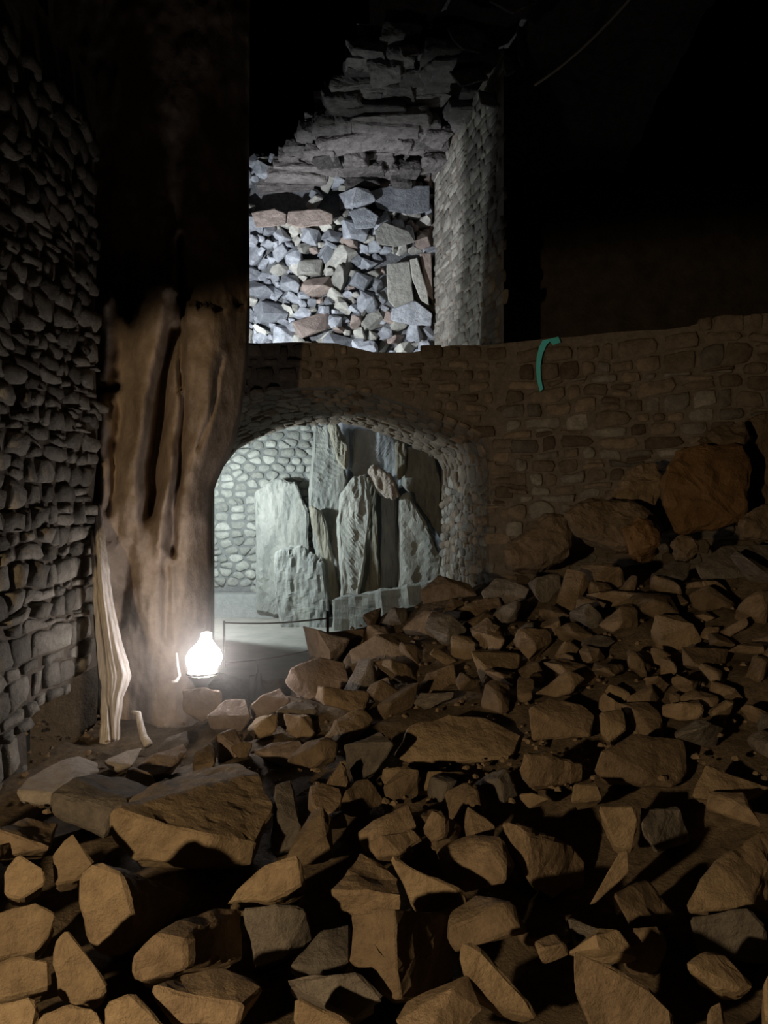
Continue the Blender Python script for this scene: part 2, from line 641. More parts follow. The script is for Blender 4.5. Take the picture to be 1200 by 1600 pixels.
lay_stones(wall_arch, f_vault, cells(0.35, 2.25, 0.06, 2.42, 0.115, 0.24, 0.28), [M_WALLR, M_WALL], proud=(0.01, 0.04), limit=240, joint=0.007)
lay_stones(wall_arch, f_vault, cells(0.35, 2.3, 2.48, 3.24, 0.115, 0.24, 0.28), [M_WALLR, M_WALL], proud=(0.01, 0.04), limit=100, joint=0.006)
lay_stones(wall_arch, f_vault, cells(2.32, acc[-1] - .15, 0.06, 3.24, 0.16, 0.30, 0.28), [M_WALLR], proud=(0.006, 0.025), limit=150, joint=0.006)

# wall running on from the arch
wr_v, wr_f = [], []
xs = [1.35 + .2 * i for i in range(20)]


def topz(x):
    return deckz(x) + (0.05 if x > 3.0 else 0)


for x in xs:
    y = wally(x)
    wr_v += [Vector((x, y, 0)), Vector((x, y, topz(x))), Vector((x + .2, y + .5, topz(x))), Vector((x + .2, y + .5, 0))]
for i in range(len(xs) - 1):
    for k in range(3):
        a = i * 4 + k
        wr_f.append((a, a + 4, a + 5, a + 1))
wall_right = link('wall_right', mesh('wall_right', wr_v, wr_f), M_MORTAR)
tag(wall_right, 'rough coursed stone wall running on from the arch behind the rubble slope', 'wall', kind='structure')
lay_stones(wall_right, f_arch, coursed(1.36, 4.9, 0.5, DECK + .05, 0.25, 0.135, .5), [M_WALLR, M_WALLR, M_WALL], proud=(0.012, 0.05), joint=0.004,
           keep=lambda s, t: t > 0.95 and t < topz(s) - 0.03, limit=300)

# ------------------------------------------------------------------ chamber behind the arch
CH_Y = 14.2
cb = link('wall_back', mesh('wall_back', [(-14, CH_Y + .55, 0), (15, CH_Y + .55, 0), (15, CH_Y + .55, EYE + 6.3), (-14, CH_Y + .55, EYE + 6.3), (-14, CH_Y + .9, 0), (15, CH_Y + .9, 0), (15, CH_Y + .9, EYE + 6.3), (-14, CH_Y + .9, EYE + 6.3)],
                                [(0, 1, 2, 3), (7, 6, 5, 4), (0, 4, 5, 1), (1, 5, 6, 2), (2, 6, 7, 3), (3, 7, 4, 0)]), M_ROCKD)
tag(cb, 'dark bare rock at the very back of the cavern', 'wall', kind='structure')


def box_mesh(name, x0, x1, y0, y1, z0, z1):
    v = [(x0, y0, z0), (x1, y0, z0), (x1, y1, z0), (x0, y1, z0), (x0, y0, z1), (x1, y0, z1), (x1, y1, z1), (x0, y1, z1)]
    return mesh(name, v, [(3, 2, 1, 0), (4, 5, 6, 7), (0, 1, 5, 4), (1, 2, 6, 5), (2, 3, 7, 6), (3, 0, 4, 7)])


wall_chamber = link('wall_chamber', box_mesh('wall_chamber', -4.4, -0.9, CH_Y, CH_Y + .5, 0, EYE + 1.95), M_CHMORTAR)
tag(wall_chamber, 'pale limewashed stone wall inside the lit chamber, seen through the arch', 'wall', kind='structure')
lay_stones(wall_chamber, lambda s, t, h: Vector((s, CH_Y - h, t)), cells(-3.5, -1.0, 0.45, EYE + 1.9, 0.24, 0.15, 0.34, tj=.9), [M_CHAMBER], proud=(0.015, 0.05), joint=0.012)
ledge = link('trim_1', box_mesh('trim_1', -4.2, -1.0, CH_Y - .42, CH_Y - .06, 0, 0.42), M_CHMORTAR)
tag(ledge, 'smooth plastered plinth along the foot of the chamber wall', 'plinth', kind='structure')


# natural rock face closing the chamber beside the limewashed wall
qv, qf = [], []
for j in range(61):
    for i in range(61):
        x, z = -1.2 + 2.7 * i / 60, 3.9 * j / 60
        qv.append((x, CH_Y + .05 + .16 * fbm((x * 1.6, 0, z * .7), 1.2, 4), z))
for j in range(60):
    for i in range(60):
        a = j * 61 + i
        qf.append((a, a + 1, a + 62, a + 61))
o = link('wall_rockface', mesh('wall_rockface', qv, qf), M_CHROCKB, smooth=True)
tag(o, 'bluish natural rock face closing the lit chamber behind the leaning slabs', 'wall', kind='structure')


# ------------------------------------------------------------------ traced blocks
BOXES = []
BOXC = {}
SOLID = []          # (low corner, high corner, search tree) of every block laid so far


def solid(me, shrink=1.0):
    cs = [v.co.copy() for v in me.vertices]
    c = centroid(cs)
    cs = [c + (q - c) * shrink for q in cs]
    lo = Vector([min(q[i] for q in cs) for i in range(3)])
    hi = Vector([max(q[i] for q in cs) for i in range(3)])
    return lo, hi, BVHTree.FromPolygons(cs, [tuple(p.vertices) for p in me.polygons])


def inside(p):
    for l2, h2, t2 in SOLID:
        if all(l2[i] < p[i] < h2[i] for i in range(3)):
            n, q = 0, p.copy()
            while n < 20:
                hit = t2.ray_cast(q, Vector((0, 0, 1)))
                if hit[0] is None:
                    break
                n += 1
                q = hit[0] + Vector((0, 0, 1e-4))
            if n % 2:
                return True
    return False


def clashes(b):
    lo, hi, tree = b
    for l2, h2, t2 in SOLID:
        if all(lo[i] < h2[i] and l2[i] < hi[i] for i in range(3)) and tree.overlap(t2):
            return True
    return False


def rock(name, pts, d, thick, mat, label, cat='rock', group=None, back=0.72, drop=0.0, bevel=0.012, rough=0.010, cuts=3, shift=(0, 0), freq=None):
    """pts: (u, v) or (u, v, extra distance); the solid continues away from the viewer by thick metres"""
    W = [P(p[0], p[1], d + (p[2] if len(p) > 2 else 0)) for p in pts]
    cu = sum(p[0] for p in pts) / len(pts)
    cv = sum(p[1] for p in pts) / len(pts)
    dd = d + max([p[2] if len(p) > 2 else 0 for p in pts])
    B = []
    for p in pts:
        e = p[2] if len(p) > 2 else 0
        q = P(cu + (p[0] - cu) * back + shift[0], cv + (p[1] - cv) * back + shift[1], d + max(e, thick * 0.5) + thick * 0.5)
        q.z -= drop
        B.append(q)
    me = hull_mesh(name, W + B, bevel, rough, cuts, freq=freq)
    c = centroid(W + B)
    SOLID.append(solid(me))
    o = link(name, me, mat, None, c)
    tag(o, label, cat, group)
    BOXES.append((Vector([min(q[i] for q in W + B) for i in range(3)]), Vector([max(q[i] for q in W + B) for i in range(3)])))
    BOXC[label] = c
    return o


CH = [
    # points, distance, thickness, material, label
    ([(398, 770), (425, 748), (462, 755), (480, 800), (482, 900), (470, 950), (430, 962), (400, 955), (396, 880)], 13.3, .5, M_CHROCK, 'pale rounded boulder column against the limewashed chamber wall'),
    ([(432, 862), (470, 852), (505, 880), (512, 945), (510, 984), (440, 984), (428, 930)], 13.0, .5, M_CHROCK, 'low pale boulder at the foot of the tall leaning pillar'),
    ([(492, 668), (514, 662), (540, 735), (548, 800), (542, 880), (548, 945), (515, 940), (492, 860), (484, 790), (500, 730)], 12.9, .5, M_CHROCK, 'tall grey rock pillar leaning inside the lit chamber'),
    ([(484, 790), (500, 860), (524, 940), (540, 982), (528, 982), (512, 880), (505, 800)], 12.75, .2, M_CHROCKD, 'narrow olive rock fin along the leaning grey pillar'),
    ([(548, 745), (572, 738), (580, 790), (572, 850), (562, 890), (560, 925), (553, 945), (556, 978), (536, 978), (530, 890), (527, 820), (532, 775)], 12.5, .25, M_CHROCK, 'bright upright rock slab leaning beside an olive rock'),
    ([(573, 745, .15), (590, 760, .2), (594, 830, .2), (593, 950, .2), (578, 965, .2), (560, 950, .1), (563, 890, .1), (574, 850, .1)], 12.55, .4, M_CHROCKD, 'olive rock standing against the bright upright slab'),
    ([(573, 735), (582, 728), (604, 738), (618, 755), (626, 778), (608, 782), (590, 765)], 12.1, .3, M_PALE, 'bright pale block wedged crosswise near the top of the slabs'),
    ([(542, 668), (600, 672), (632, 694), (632, 755), (600, 780), (560, 750), (545, 730)], 13.3, .5, M_CHROCKB, 'bluish grey rock face under the crown of the arch'),
    ([(595, 775), (619, 772), (620, 830), (619, 930), (620, 984), (597, 984), (594, 860)], 13.0, .5, M_CHROCKB, 'bluish smooth rock slab to the side of the olive rock'),
    ([(622, 775), (640, 770), (668, 820), (690, 870), (692, 930), (694, 984), (624, 984), (618, 890)], 12.8, .5, M_CHROCK, 'pale streaked rock sloping down to the jamb of the arch'),
    ([(630, 699), (676, 705), (690, 760), (688, 840), (664, 800), (630, 758)], 13.1, .5, M_CHROCK, 'grey streaked rock high beside the jamb of the arch'),
    ([(620, 690), (634, 692), (634, 735), (624, 752), (619, 740)], 12.9, .2, M_CHROCKD, 'small olive wedge set in a shaded gap under the arch crown'),  # darker olive piece standing for the shade in a gap
    ([(513, 662), (530, 664), (543, 700), (540, 735), (528, 722)], 12.8, .2, M_CHROCKD, 'olive pointed wedge set in a shaded gap beside the tall leaning pillar'),  # also stands for a shaded gap, in the darker olive
    ([(520, 935), (590, 930), (640, 925), (690, 905), (700, 1000), (520, 1000)], 12.9, .6, M_CHROCK, 'broad low pale rock ledge across the chamber floor'),
]
CH_LAYER = [(13.68, .25), (12.66, .28), (13.3, .4), (13.0, .16), (12.75, .22), (13.3, .2), (12.72, .32), (13.8, .3), (13.22, .15), (12.9, .25), (13.46, .36), (13.26, .2), (13.0, .2), (12.3, .25)]
for (pts, d0, t0, m, lab), (d, th) in zip(CH, CH_LAYER):
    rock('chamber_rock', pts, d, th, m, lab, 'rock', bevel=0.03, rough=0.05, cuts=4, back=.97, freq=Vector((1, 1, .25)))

# ------------------------------------------------------------------ above the bridge: packed rubble wall, pier, layered ceiling
UP_Y = 14.0
wall_upper = link('wall_upper', box_mesh('wall_upper', -3.6, 0.98, UP_Y + .12, UP_Y + .5, EYE + 2.35, EYE + 6.6), M_INFILL)
tag(wall_upper, 'wall of packed loose blue-grey and cream blocks above the bridge', 'wall', kind='structure')
rnd2 = random.Random(5)


def upx(s, t):
    return 600 + s / UP_Y * F, 800 - (t - EYE) / UP_Y * F


def up_keep(s, t):
    u, v = upx(s, t)
    if v < 262 or u < 370:
        return False
    if 380 < u < 492 and 288 < v < 324:
        return False
    if 498 < u < 540 and 300 < v < 348:
        return False
    if v < 288 and u > 500:
        return False
    if 596 < u < 682 and 395 < v < 485:
        return False
    if 395 < u < 525 and 322 < v < 352:
        return False
    if 575 < u < 672 and 290 < v < 330:
        return False
    return True


def f_up(s, t, h):
    u, v = upx(s, t)
    ex = 0.32 if v < 288 else (0.16 if v < 400 and u < 560 else 0)
    return Vector((s, UP_Y + 0.1 - h - ex, t))


def rubble_pts(c, r, flat, rn, n=13):
    ax = Vector((rn.uniform(-1, 1), rn.uniform(-1, 1), rn.uniform(-.5, .5))).normalized()
    rot = ax.to_track_quat('X', 'Z').to_matrix()
    sc = Vector((rn.uniform(.9, 1.45), rn.uniform(.65, 1.0), flat))
    pts = []
    for k in range(n):
        v = Vector((rn.gauss(0, 1), rn.gauss(0, 1), rn.gauss(0, 1))).normalized()
        v = Vector([max(-.72, min(.72, t)) / .72 for t in v])
        pts.append(c + rot @ Vector((v.x * sc.x, v.y * sc.y, v.z * sc.z)) * r)
    return pts


put = []
for rr, tries in ((.27, 500), (.19, 1500), (.13, 4000), (.085, 9000)):
    for _ in range(tries):
        if len(put) >= 280:
            break
        r = rr * rnd2.uniform(.85, 1.2)
        sx, tz = rnd2.uniform(-2.75, .86), rnd2.uniform(EYE + 2.9, EYE + 6.3)
        if not up_keep(sx, tz):
            continue
        if any((sx - a) ** 2 + (tz - b) ** 2 < (.66 * (r + q)) ** 2 for a, b, q in put):
            continue
        if rr > .25 and len(put) > 12:
            break
        if rr > .18 and len(put) > 45:
            break
        put.append((sx, tz, r))
        q = f_up(sx, tz, rnd2.uniform(-.02, .10))
        pts = rubble_pts(q, r, rnd2.uniform(.55, .85), rnd2, 17)
        m = rnd2.choice([M_SLATE, M_SLATE, M_CREAM, M_CREAM, M_ROSE] if sx > -1.6 else [M_SLATE, M_SLATE, M_SLATE, M_CREAM])
        link('block', hull_mesh('block', pts, .008, 0, 0, dissolve=14), m, wall_upper, centroid(pts))


def part_rock(parent, name, pts, d, thick, mat, bevel=0.015, rough=0.012, cuts=3, back=0.85):
    W = [P(p[0], p[1], d + (p[2] if len(p) > 2 else 0)) for p in pts]
    cu = sum(p[0] for p in pts) / len(pts)
    cv = sum(p[1] for p in pts) / len(pts)
    B = [P(cu + (p[0] - cu) * back, cv + (p[1] - cv) * back, d + thick) for p in pts]
    return link(name, hull_mesh(name, W + B, bevel, rough, cuts), mat, parent, centroid(W + B))


for pts, d, th, m in [
    ([(604, 412), (640, 408), (647, 470), (618, 482), (606, 470)], 13.75, .4, M_CREAM),
    ([(640, 405), (652, 402), (668, 455), (671, 478), (658, 470), (645, 440)], 13.72, .3, M_CREAM),
    ([(655, 395), (674, 395), (677, 470), (668, 462)], 13.8, .3, M_ROSE),
    ([(612, 482), (650, 470), (676, 490), (674, 510), (640, 508), (610, 500)], 13.7, .4, M_SLATE),
    ([(450, 330), (500, 326), (520, 334), (520, 350), (470, 356), (448, 350)], 13.6, .5, M_ROSE),
    ([(392, 332), (430, 326), (448, 334), (446, 352), (400, 356)], 13.62, .5, M_ROSE),
    ([(576, 300), (610, 290), (672, 290), (672, 330), (640, 336), (590, 326)], 13.8, .3, M_SLATE),
    ([(545, 330), (570, 322), (592, 338), (586, 356), (556, 358)], 13.6, .4, M_SLATE),
    ([(585, 360), (600, 346), (640, 362), (650, 378), (620, 386), (590, 382)], 13.7, .4, M_CREAM),
]:
    part_rock(wall_upper, 'block', pts, d, th, m)

# masonry pier closing the packed wall on one side
PA, PB = Vector((0.915, 13.9, 0)), Vector((1.62, 10.4, 0))
pd = (PB - PA)
plen = pd.length
pdn = pd.normalized()
pn = Vector((-pdn.y, pdn.x, 0))
if pn.x > 0:
    pn.negate()


def f_pier(s, t, h):
    q = PA + pdn * s + pn * h
    return Vector((q.x, q.y, t))


pv = [f_pier(0, DECK - .1, 0), f_pier(plen, DECK - .1, 0), f_pier(plen, EYE + 6.3, 0), f_pier(0, EYE + 6.3, 0)]
pv += [p + Vector((.35, 1.5, 0)) for p in pv]
wall_pier = link('wall_pier', mesh('wall_pier', pv, [(0, 1, 2, 3), (7, 6, 5, 4), (0, 4, 5, 1), (1, 5, 6, 2), (2, 6, 7, 3), (3, 7, 4, 0)]), M_MORTAR)
tag(wall_pier, 'tall dry-stone pier standing on the bridge beside the packed rubble wall', 'wall', kind='structure')
lay_stones(wall_pier, f_pier, coursed(0.05, plen - .05, DECK + .5, EYE + 6.2, 0.36, 0.14, .5), [M_WALL], tilt=.08, proud=(0.008, 0.03), joint=0.005)

# layered rock ceiling
cv_, cf_ = [], []
GX, GY = 34, 40


def ceilz(x, y):
    return EYE + 7.15 - 0.16 * (y - 10) + 0.3 * fbm((x, y, 2), 0.9, 4)


for j in range(GY + 1):
    y = 6.6 + (14.4 - 6.6) * j / GY
    for i in range(GX + 1):
        x = -1.9 + 0.42 * max(0, 0) + 6.4 * i / GX
        cv_.append((x, y, ceilz(x, y)))
for j in range(GY):
    for i in range(GX):
        a = j * (GX + 1) + i
        if 600 + cv_[a][0] / cv_[a][1] * F > 545 - 44 * (cv_[a][1] - 10.6) + 25:
            cf_.append((a, a + GX + 1, a + GX + 2, a + 1))
ceil = link('ceiling', mesh('ceiling', cv_, cf_), M_CEIL)
tag(ceil, 'broken layered rock ceiling over the bridge', 'ceiling', kind='structure')
rc = random.Random(3)
for k in range(21):                              # rows of thin slabs, stepping lower towards the back
    y = 10.6 + 0.165 * k
    z = EYE + 6.52 - 0.028 * k
    ul = 545 - 7.2 * k + rc.uniform(-14, 14)                       # the broken edge runs back towards the pillar
    ul = max(ul, 395)
    x = (ul - 600) / F * y + rc.uniform(0, .2)
    xe = 0.85 + (13.9 - y) * 0.2 + .1
    while x < xe:
        ln = rc.uniform(.2, .5) if rc.random() < .5 else rc.uniform(.5, 1.4)
        hh = rc.uniform(.02, .075)
        dz = rc.uniform(-.16, .13)
        rl = rc.uniform(-1, 1)
        if rc.random() < 0.66:
            pts = []
            for sx in (0, 1):
                for sy in (0, 1):
                    for sz in (0, 1):
                        pts.append(Vector((x + sx * ln + rc.uniform(-.06, .06), y + sy * rc.uniform(.3, .5) + rc.uniform(-.06, .06),
                                           z + dz - hh + sz * (hh + .12) + rc.uniform(-.025, .025))))
            yaw = rc.uniform(-.3, .3)
            cc = centroid(pts)
            pts = [cc + Vector((math.cos(yaw) * (p - cc).x - math.sin(yaw) * (p - cc).y, math.sin(yaw) * (p - cc).x + math.cos(yaw) * (p - cc).y, (p - cc).z + .12 * rl * (p - cc).x)) for p in pts]
            for q in range(3):
                pts.append(Vector((x + ln * rc.random(), y + rc.uniform(-.08, .02), z + dz - hh * rc.random())))
            link('slab', hull_mesh('slab', pts, .012, .028, 3), M_CEIL, ceil, centroid(pts))
        x += ln + rc.uniform(0, .1)
for pts, d in [([(698, 42), (730, 36), (760, 50), (752, 84), (722, 78), (706, 62)], 9.6), ([(808, 38), (818, 44), (826, 92), (818, 106), (808, 88)], 9.3),
               ([(622, 72), (650, 68), (658, 84), (630, 90)], 10.4), ([(784, 92), (800, 86), (806, 110), (790, 122)], 9.6), ([(700, 112), (748, 104), (764, 124), (720, 136)], 10.6),
               ([(745, 140), (775, 150), (780, 170), (752, 165)], 10.6), ([(760, 0), (800, -12), (840, 4), (800, 22)], 9.2)]:
    part_rock(ceil, 'slab', pts, d, .5, M_CEIL, .02, .02, 3)

# ------------------------------------------------------------------ the rock pillar
PD = 5.75


def interp(tab, x):
    if x <= tab[0][0]:
        return tab[0][1]
    for (a, b), (c, d) in zip(tab, tab[1:]):
        if x <= c:
            return b + (d - b) * (x - a) / (c - a)
    return tab[-1][1]


LEFT = [(-60, 60), (0, 66), (120, 76), (250, 92), (340, 112), (440, 133), (520, 140), (605, 142), (618, 126), (700, 130), (800, 136), (842, 128), (855, 108), (940, 116), (1060, 126), (1180, 140)]
RIGHT = [(-60, 388), (0, 388), (300, 386), (480, 387), (560, 384), (640, 373), (690, 362), (725, 344), (760, 328), (800, 324), (900, 326), (1000, 322), (1080, 318), (1180, 318)]
BOUND = [(60, 430), (135, 438), (172, 436), (182, 478), (200, 503), (214, 488), (232, 446), (262, 436), (277, 448), (284, 492), (300, 474), (340, 482), (388, 470)]


def seg_d(u, v, a, b):
    ax, ay, bx, by = *a, *b
    t = max(0, min(1, ((u - ax) * (bx - ax) + (v - ay) * (by - ay)) / ((bx - ax) ** 2 + (by - ay) ** 2)))
    return math.hypot(u - ax - t * (bx - ax), v - ay - t * (by - ay))


GROOVES = [([(270, 520), (258, 560), (246, 660), (240, 760), (233, 800)], 13, .26), ([(283, 380), (284, 520), (288, 620), (276, 740), (270, 860)], 6, .13),
           ([(205, 400), (206, 480), (210, 500)], 9, .14), ([(183, 640), (178, 740), (172, 800)], 6, .07), ([(196, 860), (192, 960)], 10, .06),
           ([(118, 618), (184, 606)], 6, .22), ([(345, 560), (330, 640), (310, 700)], 4, .04), ([(262, 800), (258, 900), (262, 1000)], 8, .05)]
RIDGES = [([(158, 470), (160, 590)], 22, .12), ([(152, 640), (160, 800), (150, 900)], 20, .16), ([(255, 450), (225, 620), (205, 780)], 22, .15), ([(330, 500), (325, 640), (300, 800)], 32, .12),
          ([(262, 700), (255, 860)], 12, .10), ([(190, 820), (230, 900), (250, 1000)], 30, .05), ([(266, 370), (268, 420)], 9, .08)]


def relief(u, v):
    r = 0
    du = 9 * noise.noise(Vector((u * .022, v * .013, 4))) + 2 * noise.noise(Vector((u * .08, v * .05, 6)))
    dv_ = 10 * noise.noise(Vector((u * .03, v * .02, 7)))
    u, v = u + du, v + dv_
    for pl, wd, dp in GROOVES:
        dm = min(seg_d(u, v, a, b) for a, b in zip(pl, pl[1:]))
        if dm < 3 * wd:
            r -= dp * math.exp(-(dm / wd) ** 2)
    for pl, wd, dp in RIDGES:
        dm = min(seg_d(u, v, a, b) for a, b in zip(pl, pl[1:]))
        if dm < 3 * wd:
            r += dp * math.exp(-(dm / wd) ** 2)
    return r


pil_v, pil_f = [], []
NF, NB = 84, 20
rows = list(range(-70, 1200, 7))
for v in rows:
    ul, ur = interp(LEFT, v), interp(RIGHT, v)
    for i in range(NF):
        a = i / (NF - 1)
        u = ul + (ur - ul) * a
        round_ = (abs(2 * a - 1)) ** 3.2
        vb = interp(BOUND, u + 4 * noise.noise(Vector((u * .05, v * .05, 0)))) + 10 * fbm((u * .06, v * .06, 5), 1, 3)
        k = max(0, min(1, (v - vb + 4) / 8))
        d = PD + 0.42 * round_ - 1.5 * relief(u, v) * (1 if v > 350 else .4) + 0.34 * (1 - k) + 0.045 * fbm((u * .03, v * .015, 1), 1, 4) + .008 * fbm((u * .1, v * .07, 9), 1, 3)
        pil_v.append(P(u, v, d))
    pl, pr = P(ul, v, PD + .45), P(ur, v, PD + .45)
    for i in range(NB):
        th = math.pi * (i + 1) / (NB + 1)
        c = (pl + pr) / 2
        r = (pr.x - pl.x) / 2
        pil_v.append(Vector((c.x + r * math.cos(th), c.y + .9 * math.sin(th), c.z + 0)))
NR = NF + NB
for j in range(len(rows) - 1):
    for i in range(NR):
        i2 = (i + 1) % NR
        pil_f.append((j * NR + i, (j + 1) * NR + i, (j + 1) * NR + i2, j * NR + i2))
pil_f.append(tuple(range(NR)))
pme = mesh('rock_pillar', pil_v, pil_f)
mp_ = stone_mat('pillar_rock', (0.22, 0.172, 0.135), (0.46, 0.375, 0.31), vary=0, scale=3, bscale=14, dist=0.03, bump=0.5)
pillar = link('rock_pillar', pme, mp_, smooth=True)
tag(pillar, 'massive natural rock pillar with pale upright lobes standing proud of its upper half', 'rock', kind='structure')

# ------------------------------------------------------------------ pale streaked strip hanging down the pillar
DL = [(760, 136), (800, 138), (860, 142), (940, 146), (1000, 150), (1050, 154), (1075, 158), (1120, 157), (1172, 154)]
DR = [(760, 158), (800, 160), (860, 167), (940, 177), (1000, 190), (1040, 202), (1056, 206), (1072, 200), (1090, 193), (1120, 189), (1172, 186)]
dv, df = [], []
ND = 26
drows = list(range(760, 1176, 5))
for side in (0, 1):
    for v in drows:
        a0, a1 = interp(DL, v), interp(DR, v)
        for i in range(ND):
            a = i / (ND - 1)
            u = a0 + (a1 - a0) * a
            rib = .8 * noise.noise(Vector((a * 9, v * .006, 3))) + .5 * noise.noise(Vector((a * 22, v * .012, 8))) - 2.2 * math.exp(-((a - (.30 if v < 1085 else .30 + .4 * (v - 1085) / 87)) / .07) ** 2)
            u += 1.6 * noise.noise(Vector((a * 2, v * .05, 1))) * (1 if a in (0, 1) else .3)
            d = 5.36 + .45 * max(0, (900 - v) / 140) ** 2 - (v - 800) * .0009 + .06 * abs(2 * a - 1) ** 2 - .024 * rib
            if side:
                d = d + .05 + 0.03 * (1 - abs(2 * a - 1))
            dv.append(P(u, v, d))
n1 = len(drows) * ND
for j in range(len(drows) - 1):
    for i in range(ND - 1):
        a = j * ND + i
        df.append((a, a + ND, a + ND + 1, a + 1))
        df.append((n1 + a, n1 + a + 1, n1 + a + ND + 1, n1 + a + ND))
    for i, s in ((0, 1), (ND - 1, -1)):
        a = j * ND + i
        q = (a, n1 + a, n1 + a + ND, a + ND)
        df.append(q if s > 0 else q[::-1])
for j, s in ((0, 1), (len(drows) - 1, -1)):
    for i in range(ND - 1):
        a = j * ND + i
        df.append((a, a + 1, n1 + a + 1, n1 + a))
drape = link('hanging_flowstone', mesh('hanging_flowstone', dv, df), M_DRAPE, None, P(172, 1172, 5.1), smooth=True)
tag(drape, 'pale streaked flowstone strip hanging down the rock pillar, widest near its foot', 'flowstone')

# ------------------------------------------------------------------ lit lamp on the stones
LD = 5.05
lc = P(314, 1075, LD)
px = LD / F
lamp_o = bpy.data.objects.new('work_lamp', None)
lamp_o.location = lc
COL.objects.link(lamp_o)
tag(lamp_o, 'glowing white work lamp standing on the stones by the rock pillar', 'lamp')
tl = (0.10, 0.0)
lathe('dish', [(.3 * px, 0), (9 * px, 2 * px), (16 * px, 12 * px), (25 * px, 21 * px), (26 * px, 22 * px), (14 * px, 17 * px), (.2 * px, 12 * px)], (0, 0, 0), M_METAL, lamp_o, tilt=tl)
lathe('rim', [(21 * px, 22 * px), (25 * px, 22.5 * px), (25 * px, 25 * px), (20 * px, 26 * px), (18 * px, 24 * px)], (0, 0, 0), M_IRON, lamp_o, tilt=tl)
lathe('bulb', [(.3 * px, 15 * px), (12 * px, 18 * px), (19 * px, 26 * px), (26 * px, 38 * px), (28 * px, 48 * px), (24 * px, 58 * px), (15 * px, 68 * px), (9 * px, 76 * px), (8 * px, 86 * px), (.3 * px, 88 * px)],
      (0, 0, 0), M_BULB, lamp_o, n=32, tilt=tl)

